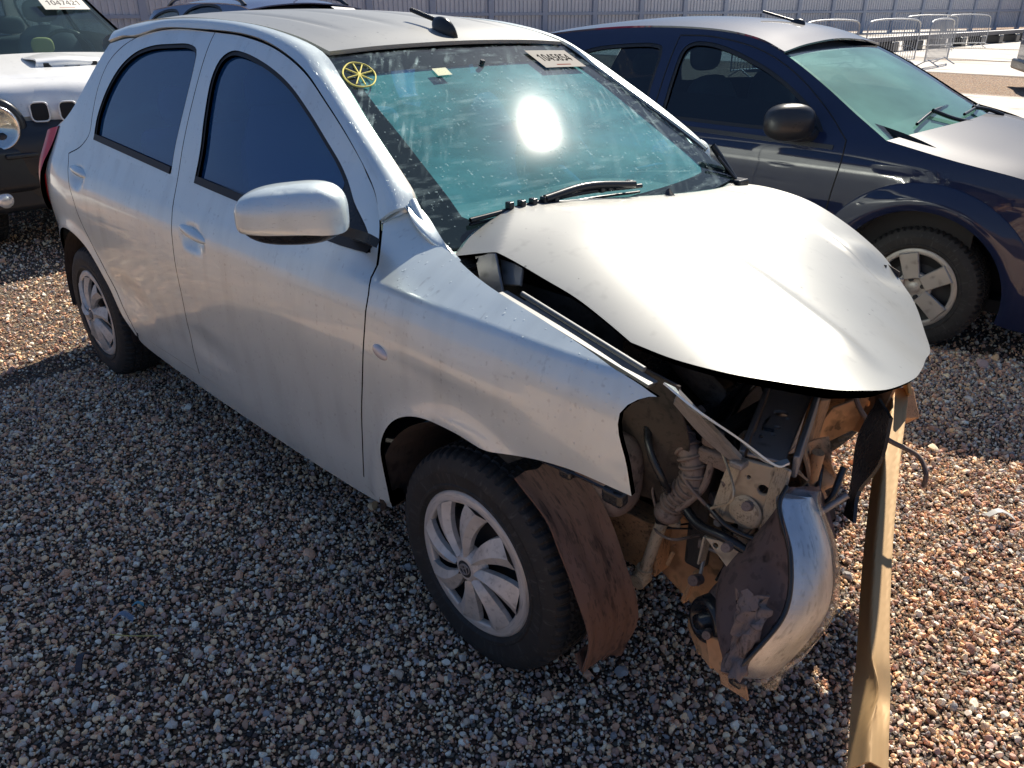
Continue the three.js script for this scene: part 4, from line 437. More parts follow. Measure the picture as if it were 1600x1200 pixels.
// ---------- ground: crushed stone ----------
const stoneTint = [[0.84, 0.54, 0.31], [0.66, 0.36, 0.22], [0.60, 0.51, 0.42], [0.86, 0.69, 0.46], [0.36, 0.205, 0.145], [0.31, 0.285, 0.27], [0.86, 0.56, 0.31], [0.52, 0.385, 0.275], [0.80, 0.71, 0.56], [0.70, 0.38, 0.23], [0.48, 0.31, 0.25]];
const gravelTex = (() => { // stones by nearest cell, tileable
  const N = 1024, G = 72, r = rng(5), px = [], py = [], col = [], sc = []; for (let i = 0; i < G * G; i++) { px.push(r()); py.push(r()); const c = stoneTint[Math.floor(r() * stoneTint.length)], k = 0.75 + r() * 0.5; col.push([c[0] * k, c[1] * k, c[2] * k]); sc.push(r()); }
  const dc = new Uint8Array(N * N * 4), dh = new Uint8Array(N * N * 4);
  for (let j = 0; j < N; j++) for (let i = 0; i < N; i++) { const x = i / N * G, y = j / N * G, cx = Math.floor(x), cy = Math.floor(y); let d1 = 9, d2 = 9, id = 0; for (let a = -1; a <= 1; a++) for (let b = -1; b <= 1; b++) { const gx = (cx + a + G) % G, gy = (cy + b + G) % G, q = gy * G + gx, dx = cx + a + px[q] - x, dy = cy + b + py[q] - y, d = Math.hypot(dx, dy); if (d < d1) { d2 = d1; d1 = d; id = q; } else if (d < d2) d2 = d; }
    const e = sstep(0, 0.22, d2 - d1), k = (j * N + i) * 4, c = col[id]; for (let q = 0; q < 3; q++) dc[k + q] = 255 * toS(clamp(c[q] * (0.25 + 0.75 * e), 0, 1)); dc[k + 3] = 255; const h = e * (0.55 + 0.45 * sc[id]) * (1 - 0.4 * d1); dh[k] = dh[k + 1] = dh[k + 2] = 255 * clamp(h, 0, 1); dh[k + 3] = 255; }
  const mk = (d, s) => { const t = new THREE.DataTexture(d, N, N); t.wrapS = t.wrapT = THREE.RepeatWrapping; t.magFilter = t.minFilter = THREE.LinearFilter; if (s) t.colorSpace = THREE.SRGBColorSpace; t.repeat.set(1 / 1.2, 1 / 1.2); t.needsUpdate = true; return t; }; return [mk(dc, true), mk(dh, false)];
})();
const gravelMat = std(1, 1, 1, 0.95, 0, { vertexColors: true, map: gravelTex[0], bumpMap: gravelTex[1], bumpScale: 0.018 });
{ // one sheet, finer near the cars, gently uneven
  const g = new THREE.PlaneGeometry(1, 1, 150, 150).rotateX(-Math.PI / 2), p = g.attributes.position, uv = g.attributes.uv, un = noiseGrid(64, 77);
  for (let i = 0; i < p.count; i++) { const f = (t) => Math.sign(t) * (Math.abs(t) * 24 + Math.pow(Math.abs(t) * 2, 5) * 150); const x = f(p.getX(i)), z = f(p.getZ(i)), d = Math.hypot(x + 1, z); p.setXYZ(i, x, -0.006 - (d > 5 ? 0 : 0) + (un(x * 0.3 + 50, z * 0.3 + 50) - 0.5) * 0.02 * sstep(3.5, 8, d), z); uv.setXY(i, x, -z); }
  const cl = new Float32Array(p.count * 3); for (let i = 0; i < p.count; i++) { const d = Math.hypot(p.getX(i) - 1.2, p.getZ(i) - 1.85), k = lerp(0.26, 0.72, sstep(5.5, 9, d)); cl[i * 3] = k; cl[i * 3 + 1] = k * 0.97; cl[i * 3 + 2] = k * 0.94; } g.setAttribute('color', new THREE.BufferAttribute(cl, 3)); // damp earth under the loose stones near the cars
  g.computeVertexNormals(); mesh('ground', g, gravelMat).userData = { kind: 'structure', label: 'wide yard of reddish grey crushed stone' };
}
{ // pale ground worn white further back
  const pale = tex(512, 512, (u, v) => { const n = nA(u, v), c = nC(u, v); const k = 0.50 + 0.22 * n + (c - 0.5) * 0.2; return [toS(k), toS(k * 0.93), toS(k * 0.83)]; }, true);
  const mask = tex(512, 512, (u, v) => { const edge = sstep(0, 0.06, u) * sstep(1, 0.94, u) * sstep(0, 0.05, v) * sstep(1, 0.95, v), band = nD(u * 0.6, v * 1.6), f = nB(u * 1.2, v * 2.4), t = nC(u * 1.4, v * 3); return edge * sstep(0.31, 0.50, band * 0.55 + f * 0.25 + t * 0.2); });
  const m = std(1, 1, 1, 0.95, 0, { map: pale, alphaMap: mask, transparent: true }); pale.repeat.set(7, 5);
  for (const [x0, x1, z0, z1, nm] of [[-9, 14, -15.5, -7.2, 'pale_ground'], [-22, 30, -34, -20, 'pale_ground'], [-24, 40, -62, -33, 'pale_ground'], [-17, -7.2, -4, 3.5, 'pale_ground']]) { const g = new THREE.PlaneGeometry(x1 - x0, z1 - z0, 40, 40).rotateX(-Math.PI / 2); g.translate((x0 + x1) / 2, 0.012, (z0 + z1) / 2); const o = mesh(nm, g, m); o.userData = { kind: 'structure', label: 'pale dusty patch worn in the gravel yard' }; }
}
{ // the loose stones that can be told apart
  const r = rng(99), kinds = []; for (let k = 0; k < 7; k++) { const g = new THREE.IcosahedronGeometry(1, 1), p = g.attributes.position, dir = Array.from({ length: 9 }, () => { const v = V(r() - 0.5, r() - 0.5, r() - 0.5).normalize(); return [v, 0.40 + r() * 0.38]; }); for (let i = 0; i < p.count; i++) { const v = V(p.getX(i), p.getY(i), p.getZ(i)); for (const [n, d] of dir) { const t = v.dot(n); if (t > d) v.addScaledVector(n, d - t); } p.setXYZ(i, v.x, v.y, v.z); } const q = toCreasedNormals(g, 0.42); kinds.push(q); }
  const stuff = new THREE.Group(); stuff.name = num('gravel'); stuff.userData = { kind: 'stuff', label: 'loose crushed stone, brown, pink and grey' }; scene.add(stuff);
  const lists = kinds.map(() => []), cx = 1.2, cz = 1.85, sz = noiseGrid(64, 8), m4 = new THREE.Matrix4(), q = new THREE.Quaternion(), e = new THREE.Euler();
  const put = (n, x0, x1, z0, z1, ok) => { for (let i = 0; i < n; i++) { const x = lerp(x0, x1, r()), z = lerp(z0, z1, r()); const a = r(), b = r(), c = r(), d = r(), k = Math.floor(r() * kinds.length), t = r(), u = r(); if (!ok(x, z, u)) continue; lists[k].push([x, z, a, b, c, d, t]); } };
  const dist = (x, z) => Math.hypot(x - cx, z - cz);
  put(440000, -2.6, 2.6, -2.6, 3.2, (x, z, u) => dist(x, z) < 4.2 && u < 1.0);
  put(380000, -8.5, 2.5, -8.5, 3, (x, z, u) => { const d = dist(x, z); return d >= 3.6 && d < 9 && x + z < 3.4 && u < 1.15 - d * 0.075; });
  const mat = std(1, 1, 1, 0.88);
  lists.forEach((l, k) => { const im = new THREE.InstancedMesh(kinds[k], mat, l.length); im.name = 'stone'; im.castShadow = im.receiveShadow = true; im.userData.kind = 'stuff'; l.forEach(([x, z, a, b, c, d, t], i) => { const s = 0.0036 * Math.exp((a + b + c - 1.5) * 0.78) * (d > 0.985 ? 1.9 : 1) * (dist(x, z) > 4 ? 1.25 : 1); e.set(b * 6, c * 6, d * 6); q.setFromEuler(e); m4.compose(V(x, -0.004 + s * 0.35 + a * 0.004, z), q, V(s * (0.9 + c * 0.6), s * (0.6 + b * 0.4), s * (0.9 + t * 0.5))); im.setMatrixAt(i, m4); const col = stoneTint[Math.floor(t * stoneTint.length)], w = 0.75 + 0.5 * b; im.setColorAt(i, RGB(col[0] * w, col[1] * w, col[2] * w)); }); stuff.add(im); });
}
// ---------- the other vehicles ----------
const bluePaint = phys(0.005, 0.012, 0.046, 0.6, 0.0, { specularIntensity: 0.3, clearcoat: 1, clearcoatRoughness: 0.04 });
const midBlue = phys(0.012, 0.035, 0.12, 0.5, 0, { clearcoat: 1, clearcoatRoughness: 0.05 });
const whitePaint = phys(0.84, 0.85, 0.84, 0.4, 0, { clearcoat: 0.7, clearcoatRoughness: 0.1, map: paintDirt });
const dullBlack = std(0.022, 0.024, 0.028, 0.55, 0, { roughnessMap: dustRough });
const alloyMat = std(0.45, 0.44, 0.42, 0.42, 0.5, { map: capDirt });
const tintGlass = phys(0.22, 0.30, 0.34, 0.03, 0, { transmission: 1, thickness: 0, ior: 1.6 });
const frontGlass = phys(0.60, 0.76, 0.72, 0.05, 0, { transmission: 1, thickness: 0, ior: 1.6 });
const thinHaze = std(0.30, 0.36, 0.36, 0.8, 0, { alphaMap: tex(256, 256, (u, v) => 0.05 + 0.2 * (nD(u, v) - 0.3)), transparent: true });
const glassHaze = std(0.42, 0.66, 0.60, 0.8, 0, { alphaMap: tex(256, 256, (u, v) => 0.48 + 0.6 * (nD(u, v) - 0.35)), transparent: true });
function yardWheel(parent, x, y, z, R, spokes, flip) {
  const w = sub('wheel', parent); w.position.set(x, y, z); w.rotation.y = flip ? Math.PI : 0; const k = R / 0.29;
  const t = mesh('tyre', tyreHero, tyreMat, w); t.scale.set(k, k, 1.08); t.position.z = -0.086;
  const gs = [capRing.clone().scale(k, k, 1), latheZ([[0, -0.03], [0.1 * k, -0.035], [0.16 * k, -0.06], [0.185 * k, -0.005]])]; mesh('steel_rim', gs[1], steelDark, w);
  const a = [gs[0]]; for (let i = 0; i < spokes; i++) { const g = plate([[0.05, -0.032, -0.006], [0.165 * k, -0.040, -0.006], [0.165 * k, 0.040, -0.006], [0.05, 0.032, -0.006]], 0.014, [], 0.004); a.push(g.rotateZ(i / spokes * Math.PI * 2 + 0.62)); }
  a.push(latheZ([[0, 0.004], [0.022, 0.004], [0.026, -0.006], [0.06, -0.002], [0.068, 0.006], [0.078, 0.004], [0.08, -0.01]])); mesh('alloy_spokes', a, alloyMat, w);
  for (let i = 0; i < 4; i++) mesh('wheel_nut', place(new THREE.CylinderGeometry(0.011, 0.011, 0.014, 8), 0.044 * Math.cos(i * 1.571 + 0.4), 0.044 * Math.sin(i * 1.571 + 0.4), 0.002, 0, Math.PI / 2), steelDark, w); return w;
}
// a car from its side view: half-width hw(y), side outline with window holes, roofline, wheels
function yardCar(t, o) {
  const hw = mono(o.hw[0], o.hw[1]), S = (x, y) => { let s = hw(y); const f = Math.max(x - o.x1 + 0.75, 0), r = Math.max(o.x0 + 0.6 - x, 0); s -= 0.22 * f * f + 0.25 * r * r + 0.5 * r * r * r; for (const c of o.ax) { const q = Math.hypot(x - c, y - o.R); s += 0.018 * Math.exp(-(((q - o.arch - 0.03) / 0.04) ** 2)); } return s; }, P = (x, y) => V(x, y, S(x, y));
  const rl = o.roof, n = rl.length, ar = (c, a0, a1) => { const p = []; for (let i = 0; i <= 20; i++) { const a = lerp(a0, a1, i / 20); p.push([c + o.arch * Math.cos(a), o.R + o.arch * Math.sin(a)]); } return p; };
  const sill = o.sill, a0 = Math.asin((sill - o.R) / o.arch), out = outline(rl, o.rear, [[o.rear[o.rear.length - 1][0], o.rear[o.rear.length - 1][1]], [o.ax[1] - o.arch * Math.cos(a0), sill]], ar(o.ax[1], Math.PI - a0, a0), [[o.ax[1] + o.arch * Math.cos(a0), sill], [o.ax[0] - o.arch * Math.cos(a0), sill]], ar(o.ax[0], Math.PI - a0, a0), [[o.ax[0] + o.arch * Math.cos(a0), sill], o.front[0]], o.front, o.hoodSide);
  const wins = o.windows.map(w => outline(...w));
  for (const s of [1, -1]) {
    const M = (g) => s > 0 ? g : mirrorZ(g); const side = mesh('body_side', M(panel(out, P, { holes: wins, cell: o.cell || 0.05, depth: 0.02 })), o.paint, t);
    wins.forEach((w) => { mesh('window_seal', M(panel(inset(w, -0.004), P, { hole: inset(w, 0.018), cell: 0.05, off: -0.003, depth: 0.01 })), rubber, side); mesh('window', M(panel(inset(w, 0.01), P, { cell: 0.08, off: -0.012, depth: 0 })), o.glass || tintGlass, side); });
    for (const sm of o.seams || []) { const c = spl(sm, 0.05).map(p => { const q = P(p[0], p[1]); return [q.x, q.y, q.z + 0.0005]; }); mesh('door_seam', M(tube(c, 0.0032, c.length * 2, 5)), seamDark, side); }
    mesh('inner_lining', M(panel(outline([[o.x1 - 0.5, 0.3], [o.x1 - 0.6, o.belt - 0.08], [o.x0 + 0.5, o.belt - 0.06], [o.x0 + 0.4, 0.35]], [[o.x0 + 0.4, 0.35], [o.x1 - 0.5, 0.3]]), (x, y) => V(x, y, hw(y) - 0.09), { cell: 0.2, depth: 0 })), seamDark, t);
    if (o.cladding) for (const c of o.ax) { const ring = (r, dz) => { const p = []; for (let i = 0; i <= 24; i++) { const a = lerp(Math.PI - a0, a0, i / 24), x = c + r * Math.cos(a), y = o.R + r * Math.sin(a); p.push([x, y, S(x, y) + dz]); } return p; }; mesh('arch_trim', M(loft([ring(o.arch + 0.115, 0.001), ring(o.arch + 0.105, 0.007), ring(o.arch + 0.03, 0.010), ring(o.arch - 0.008, 0.008)], 40, 10)), o.trimMat || dullBlack, t); mesh('wheel_arch', M(loft([ring(o.arch + 0.004, 0.006), ring(o.arch - 0.014, -0.05), ring(o.arch - 0.01, -0.35)], 40, 6)), dullBlack, t); }
    else for (const c of o.ax) { const ring = (dz) => { const p = []; for (let i = 0; i <= 20; i++) { const a = lerp(Math.PI - a0, a0, i / 20), x = c + (o.arch + 0.004) * Math.cos(a), y = o.R + (o.arch + 0.004) * Math.sin(a); p.push([x, y, S(x, y) + dz]); } return p; }; mesh('wheel_arch', M(loft([ring(-0.004), ring(-0.35)], 24, 2)), dullBlack, t); }
    mesh('arch_wall', M(new THREE.BoxGeometry(o.x1 - o.x0 - 0.6, 0.5, 0.02).translate((o.x0 + o.x1) / 2, 0.5, 0.5)), seamDark, t);
    for (const c of o.ax) yardWheel(t, c, o.R - 0.004, s * (hw(o.R) - 0.035), o.R, o.spokes || 5, s < 0);
    // mirror on the door
    if (o.mirror) { const m = sub('side_mirror', t), [mx, my, mz] = o.mirror; mesh('mirror_cap', M(place(superEll(0.075, 0.085, 0.125, 2.6, 32), mx, my, mz, -0.6)), o.mirrorMat || o.paint, m); mesh('mirror_arm', M(place(superEll(0.06, 0.04, 0.1, 2.4, 20), mx + 0.03, my - 0.06, mz - 0.09, -0.4)), dullBlack, m); }
  }
  const row = (i, k, w = 1) => { const [x, y] = rl[i], z = S(x, y) * w; return [-1, -0.6, 0, 0.6, 1].map(c => [x, y + o.crown * (1 - c * c) * (i <= o.ws ? (i / o.ws) : 1), c * (z - 0.002)]); };
  const pillar = (i, bulge) => { const [x, y] = rl[i], z = S(x, y) - 0.03; return [-1, -0.6, 0, 0.6, 1].map(c => [x + bulge * (1 - c * c), y + 0.012 * (1 - c * c), c * z]); };
  mesh('roof', loft(rl.slice(o.ws).map((_, i) => row(i + o.ws)), 24, 30, 0.01), o.paint, t); mesh('roof_lining', loft(rl.slice(o.ws, o.ws + 6).map((_, i) => row(i + o.ws).map(p => [p[0], p[1] - 0.05, p[2] * 0.97])), 8, 8), seatMat, t);
  const wsr = []; for (let i = 0; i <= o.ws; i++) wsr.push(pillar(i, lerp(0.13, 0.03, i / o.ws))); mesh('windscreen', loft(wsr, 20, 20), frontGlass, t); mesh('windscreen_haze', loft(wsr.map(r => r.map(p => [p[0] - 0.006, p[1] - 0.01, p[2] * 0.99])), 20, 20), o.haze || glassHaze, t);
  const b0 = wsr[0], bl = b0.map(p => [p[0] + 0.045, p[1] - 0.032, p[2] * 0.93]); mesh('cowl', loft([b0.map(p => [p[0] - 0.02, p[1] - 0.008, p[2] * 0.93]), bl], 20, 2, 0.02), dullBlack, t);
  const hs = o.hoodSide.slice().reverse(); const hr = hs.map(([x, y], i) => { const z = S(x, y) - 0.004, f = i / (hs.length - 1); return [-1, -0.65, 0, 0.65, 1].map(c => [x + lerp(0.13, 0.16, f) * (1 - c * c), y + (o.hoodCrown ?? 0.035) * (1 - Math.pow(Math.abs(c), 2.5)), c * z]); }); mesh('bonnet', loft(hr, 24, 24, 0.006, o.hoodDent), o.hoodPaint || o.paint, t);
  const fr = o.front.map(([x, y]) => { const z = S(x, y) - 0.004; return [-1, -0.65, 0, 0.65, 1].map(c => [x + 0.16 * (1 - c * c), y, c * z]); }); mesh('front_panel', loft(fr, 20, 14, 0.01), o.frontMat || o.paint, t);
  const rr = o.rear.map(([x, y]) => { const z = S(x, y) - 0.004; return [-1, -0.65, 0, 0.65, 1].map(c => [x - 0.1 * (1 - c * c), y, c * z]); }); if (!o.openRear) mesh('tailgate', loft(rr, 16, 14, 0.01), o.paint, t); else { mesh('rear_bumper', loft(rr.slice(o.openRear), 16, 10, 0.01), o.paint, t); mesh('rear_window', loft(rr.slice(0, o.openRear + 1), 16, 8), tintGlass, t); }
  mesh('underbody', [box(o.x1 - o.x0 - 0.5, 0.06, 1.3, (o.x0 + o.x1) / 2, sill + 0.04, 0, 0)], seamDark, t);
  mesh('dashboard', loft([[[rl[0][0] + 0.05, rl[0][1] - 0.05, -0.6], [rl[0][0] + 0.12, rl[0][1] - 0.05, 0], [rl[0][0] + 0.05, rl[0][1] - 0.05, 0.6]], [[rl[0][0] - 0.28, rl[0][1] - 0.02, -0.62], [rl[0][0] - 0.25, rl[0][1] - 0.02, 0], [rl[0][0] - 0.28, rl[0][1] - 0.02, 0.62]], [[rl[0][0] - 0.42, rl[0][1] - 0.2, -0.62], [rl[0][0] - 0.4, rl[0][1] - 0.2, 0], [rl[0][0] - 0.42, rl[0][1] - 0.2, 0.62]], [[rl[0][0] - 0.35, 0.4, -0.62], [rl[0][0] - 0.35, 0.4, 0], [rl[0][0] - 0.35, 0.4, 0.62]]], 8, 16), seatMat, t);
  for (const z of [0.37, -0.37]) { const s = sub('front_seat', t), x = o.seat; mesh('seat_back', place(superEll(0.09, 0.34, 0.25, 3, 24), x, o.belt - 0.12, z, 0, 0, 0.2), seatMat, s); mesh('headrest', superEllAt(0.05, 0.085, 0.13, x - 0.1, o.belt + 0.32, z), seatMat, s); }
  mesh('rear_seat', [box(0.14, 0.6, 1.2, o.seat - 0.95, o.belt - 0.18, 0, 0.06)], seatMat, t); for (const z of [0.36, -0.36]) mesh('headrest', superEllAt(0.05, 0.075, 0.12, o.seat - 1.0, o.belt + 0.2, z), seatMat, t);
  mesh('steering_wheel', place(new THREE.TorusGeometry(0.18, 0.016, 8, 30), o.seat + 0.45, o.belt + 0.02, -0.37, Math.PI / 2, -0.45), blackPlastic, t);
  return { S, P, hw };
}
// dark blue hatchback parked alongside
{ const t = thing('blue_hatchback', 'dark blue hatchback parked alongside the silver one, with five-spoke wheels', 'car', undefined); t.position.set(-0.06, 0, -2.87); t.rotation.y = 0.05;
  const o = { x0: -3.25, x1: 0.62, ax: [-0.08, -2.56], R: 0.294, arch: 0.382, sill: 0.20, belt: 0.93, crown: 0.045, ws: 4, seat: -1.45, cladding: true, hoodPaint: phys(0.006, 0.013, 0.04, 0.45, 0, { specularIntensity: 0.25, clearcoat: 0.35, clearcoatRoughness: 0.05 }), trimMat: bluePaint, paint: bluePaint, cell: 0.035, openRear: 2,
    hw: [[0.15, 0.3, 0.5, 0.72, 0.86, 0.93, 1.0, 1.1, 1.2, 1.3, 1.36, 1.40], [0.78, 0.82, 0.845, 0.86, 0.845, 0.82, 0.775, 0.725, 0.675, 0.615, 0.57, 0.53]],
    roof: [[-0.32, 0.945], [-0.48, 1.03], [-0.67, 1.14], [-0.83, 1.225], [-0.96, 1.285], [-1.13, 1.343], [-1.37, 1.378], [-1.70, 1.39], [-2.06, 1.38], [-2.47, 1.342], [-2.80, 1.29]],
    rear: [[-2.80, 1.29], [-2.95, 1.12], [-3.10, 0.92], [-3.24, 0.75], [-3.25, 0.5], [-3.2, 0.24]], front: [[0.62, 0.24], [0.66, 0.42], [0.64, 0.62], [0.52, 0.78]], hoodSide: [[0.52, 0.78], [0.25, 0.848], [-0.02, 0.893], [-0.32, 0.945]],
    windows: [[[[-1.55, 0.945], [-1.555, 1.15], [-1.545, 1.29], [-1.50, 1.322], [-1.40, 1.325], [-1.28, 1.303], [-1.12, 1.255], [-0.97, 1.197], [-0.80, 1.105], [-0.68, 1.02], [-0.62, 0.955]], [[-0.62, 0.955], [-0.90, 0.94], [-1.55, 0.945]]], [[[-2.42, 0.99], [-2.39, 1.12], [-2.30, 1.22], [-2.17, 1.272], [-1.95, 1.302], [-1.73, 1.308], [-1.68, 1.29], [-1.665, 1.1], [-1.66, 0.945]], [[-1.66, 0.945], [-2.42, 0.99]]]],
    seams: [[[-0.50, 0.93], [-0.495, 0.85], [-0.52, 0.66], [-0.55, 0.45], [-0.60, 0.24]], [[-1.60, 1.35], [-1.605, 1.1], [-1.60, 0.85], [-1.58, 0.5], [-1.57, 0.24]], [[-0.50, 0.93], [-0.66, 1.065], [-0.87, 1.205], [-1.10, 1.30], [-1.40, 1.352], [-1.60, 1.355]], [[-0.6, 0.24], [-1.57, 0.24]]], mirror: [-0.74, 1.0, 0.93], mirrorMat: dullBlack };
  const { S } = yardCar(t, o);
  mesh('waist_moulding', loft([[[-0.55, 0.905, S(-0.55, 0.905) + 0.006], [-1.1, 0.915, S(-1.1, 0.915) + 0.006], [-1.6, 0.925, S(-1.6, 0.925) + 0.006]], [[-0.55, 0.885, S(-0.55, 0.885) + 0.004], [-1.1, 0.895, S(-1.1, 0.895) + 0.004], [-1.6, 0.905, S(-1.6, 0.905) + 0.004]]], 20, 2, 0.006), dullBlack, t);
  mesh('headlamp', place(superEll(0.14, 0.075, 0.12, 2.6, 24), 0.50, 0.74, 0.70, 0.5), phys(0.75, 0.78, 0.78, 0.08, 0.3, { clearcoat: 1 }), t);
  mesh('wiper', [tube([[-0.30, 0.99, 0.50], [-0.33, 1.02, 0.2], [-0.36, 1.02, -0.12]], 0.008, 20, 6), tube([[-0.16, 0.962, 0.02], [-0.24, 0.99, 0.15], [-0.32, 1.03, 0.24]], 0.010, 14, 6)], blackPlastic, t); mesh('wiper', [tube([[-0.24, 0.995, -0.02], [-0.27, 1.0, -0.3], [-0.33, 0.99, -0.6]], 0.008, 20, 6), tube([[-0.16, 0.962, -0.45], [-0.22, 0.99, -0.38], [-0.28, 1.005, -0.30]], 0.010, 14, 6)], blackPlastic, t);
  const a = sub('aerial', t); mesh('aerial_foot', place(superEll(0.045, 0.03, 0.02, 2.2, 20), -1.20, 1.405, 0), blackPlastic, a); mesh('aerial_mast', rod([-1.21, 1.42, 0], [-1.42, 1.47, 0], 0.007), blackPlastic, a);
  mesh('door_handle', place(superEll(0.075, 0.014, 0.016, 2.4, 20), -1.44, 0.80, 0.868), bluePaint, t);
}
// white off-roader, nose towards us
{ const t = thing('white_off_roader', 'white off-roader with bonnet scoop, black bumper and white lot sticker, facing us', 'car'); const hd = 0; t.position.set(-4.72, 0, -0.14); t.rotation.y = hd;
  const o = { x0: -3.9, x1: 0.0, ax: [-0.62, -3.05], R: 0.35, arch: 0.43, sill: 0.42, belt: 1.14, crown: 0.05, ws: 4, seat: -1.95, cladding: true, haze: thinHaze, paint: whitePaint, frontMat: dullBlack, openRear: 2, spokes: 6, cell: 0.06, hoodCrown: 0.05,
    hw: [[0.3, 0.5, 0.8, 1.0, 1.12, 1.25, 1.45, 1.6, 1.68], [0.83, 0.85, 0.86, 0.85, 0.82, 0.77, 0.68, 0.62, 0.58]],
    roof: [[-1.16, 1.14], [-1.36, 1.29], [-1.54, 1.42], [-1.70, 1.53], [-1.84, 1.62], [-2.1, 1.665], [-2.6, 1.68], [-3.2, 1.67], [-3.7, 1.63]], rear: [[-3.7, 1.63], [-3.82, 1.35], [-3.9, 1.12], [-3.9, 0.8], [-3.85, 0.45]], front: [[0.0, 0.40], [0.04, 0.58], [0.03, 0.76], [-0.06, 0.84]], hoodSide: [[-0.06, 0.84], [-0.10, 0.98], [-0.22, 1.045], [-0.6, 1.09], [-1.16, 1.14]],
    windows: [[[[-2.32, 1.16], [-2.34, 1.58], [-2.0, 1.57], [-1.86, 1.52], [-1.6, 1.34], [-1.42, 1.18]], [[-1.42, 1.18], [-2.32, 1.16]]], [[[-3.6, 1.18], [-3.55, 1.55], [-2.46, 1.58], [-2.44, 1.16]], [[-2.44, 1.16], [-3.6, 1.18]]]], seams: [[[-1.25, 1.12], [-1.25, 0.45]]], mirror: [-1.35, 1.2, 0.95], mirrorMat: dullBlack };
  yardCar(t, o);
  mesh('nose_panel', loft([[[-0.02, 0.80, -0.42], [0.13, 0.80, 0], [-0.02, 0.80, 0.42]], [[0.0, 0.9, -0.50], [0.15, 0.90, 0], [0.0, 0.9, 0.50]], [[-0.05, 1.02, -0.52], [0.08, 1.03, 0], [-0.05, 1.02, 0.52]], [[-0.16, 1.075, -0.5], [-0.04, 1.09, 0], [-0.16, 1.075, 0.5]]], 24, 16, 0.01), whitePaint, t);
  for (const z of [0.385, 0.235, -0.235, -0.385]) { const gx = 0.155 - 0.16 * (z / 0.5) ** 2; const g = mesh('grille_slot', place(superEll(0.02, 0.055, 0.05, 4, 24), gx - 0.008, 0.90, z, -z * 0.6), seamDark, t); mesh('slot_chrome', place((() => { const p = []; for (let i = 0; i < 24; i++) { const a = i / 24 * 6.2832, c = Math.cos(a), s = Math.sin(a), l = Math.pow(Math.abs(c) ** 4 + Math.abs(s) ** 4, 0.25); p.push(V(0, 0.057 * s / l, 0.052 * c / l)); } return new THREE.TubeGeometry(new THREE.CatmullRomCurve3(p, true), 40, 0.006, 6, true); })(), gx + 0.006, 0.90, z, -z * 0.6), whitePaint, g); }
  for (const z of [0.65, -0.65]) { const h = sub('headlamp', t); mesh('lamp_bowl', place(latheZ([[0, 0.0], [0.05, 0.012], [0.10, 0.045], [0.125, 0.06], [0.135, 0.05], [0.14, -0.02]], 32), 0.045, 0.83, z, Math.PI / 2 - z * 0.3), chromeIn, h); mesh('lamp_glass', place(latheZ([[0, 0.085], [0.06, 0.078], [0.11, 0.06], [0.124, 0.045]], 32), 0.045, 0.83, z, Math.PI / 2 - z * 0.3), clearGlass, h); mesh('lamp_surround', place(new THREE.TorusGeometry(0.15, 0.028, 10, 32), 0.03, 0.83, z, Math.PI / 2 - z * 0.3), dullBlack, h);
    const f = sub('fog_lamp', t); mesh('fog_glass', place(superEll(0.03, 0.055, 0.055, 2, 20), 0.075, 0.40, z * 1.08), phys(0.8, 0.82, 0.82, 0.12, 0.4, { clearcoat: 1 }), f); mesh('fog_ring', place(new THREE.TorusGeometry(0.065, 0.018, 8, 24), 0.065, 0.40, z * 1.08, Math.PI / 2), dullBlack, f); }
  mesh('front_bumper', [box(0.2, 0.30, 1.66, 0.02, 0.58, 0, 0.06), box(0.18, 0.18, 1.58, 0.0, 0.40, 0, 0.05), box(0.06, 0.03, 1.3, 0.115, 0.66, 0, 0.01)], dullBlack, t); mesh('bumper_slot', [box(0.03, 0.07, 0.5, 0.115, 0.58, 0, 0.01), box(0.03, 0.06, 0.12, 0.115, 0.56, 0.45, 0.02), box(0.03, 0.06, 0.12, 0.115, 0.56, -0.45, 0.02)], seamDark, t);
  const sc = sub('bonnet_scoop', t); mesh('scoop_body', loft([[[-0.42, 1.10, -0.24], [-0.38, 1.125, 0], [-0.42, 1.10, 0.24]], [[-0.44, 1.165, -0.20], [-0.40, 1.175, 0], [-0.44, 1.165, 0.20]], [[-0.75, 1.165, -0.19], [-0.75, 1.19, 0], [-0.75, 1.165, 0.19]], [[-0.98, 1.15, -0.12], [-1.0, 1.17, 0], [-0.98, 1.15, 0.12]]], 20, 16, 0.01), whitePaint, sc); for (const z of [-0.12, 0, 0.12]) mesh('scoop_vent', box(0.02, 0.032, 0.105, -0.393 + 0.014 * (1 - Math.abs(z) * 8), 1.140, z, 0.008), seamDark, sc);
  { const pt = (k, v) => { const i = 4, a = [-1.16 + 0.13 * (1 - k * k) - 0.68 * v, 1.14 + 0.48 * v + 0.012, k * lerp(0.78, 0.59, v)]; return [a[0] + 0.004, a[1] + 0.006, a[2]]; }; mesh('lot_sticker', loft([[pt(-0.93, 0.655), pt(-0.65, 0.655), pt(-0.38, 0.655)], [pt(-0.94, 0.83), pt(-0.66, 0.83), pt(-0.38, 0.83)]].map(r => r.slice().reverse()), 6, 4), std(0.6, 0.6, 0.58, 0.6, 0, { map: stickerTex('1047421') }), t); }
  mesh('yellow_pouch', superEllAt(0.02, 0.06, 0.08, -1.42, 1.22, -0.15), std(0.55, 0.46, 0.18, 0.8), t);
  mesh('washer_nozzle', box(0.02, 0.015, 0.03, -0.98, 1.155, 0.4), blackPlastic, t); mesh('washer_nozzle', box(0.02, 0.015, 0.03, -0.98, 1.155, -0.4), blackPlastic, t);
}
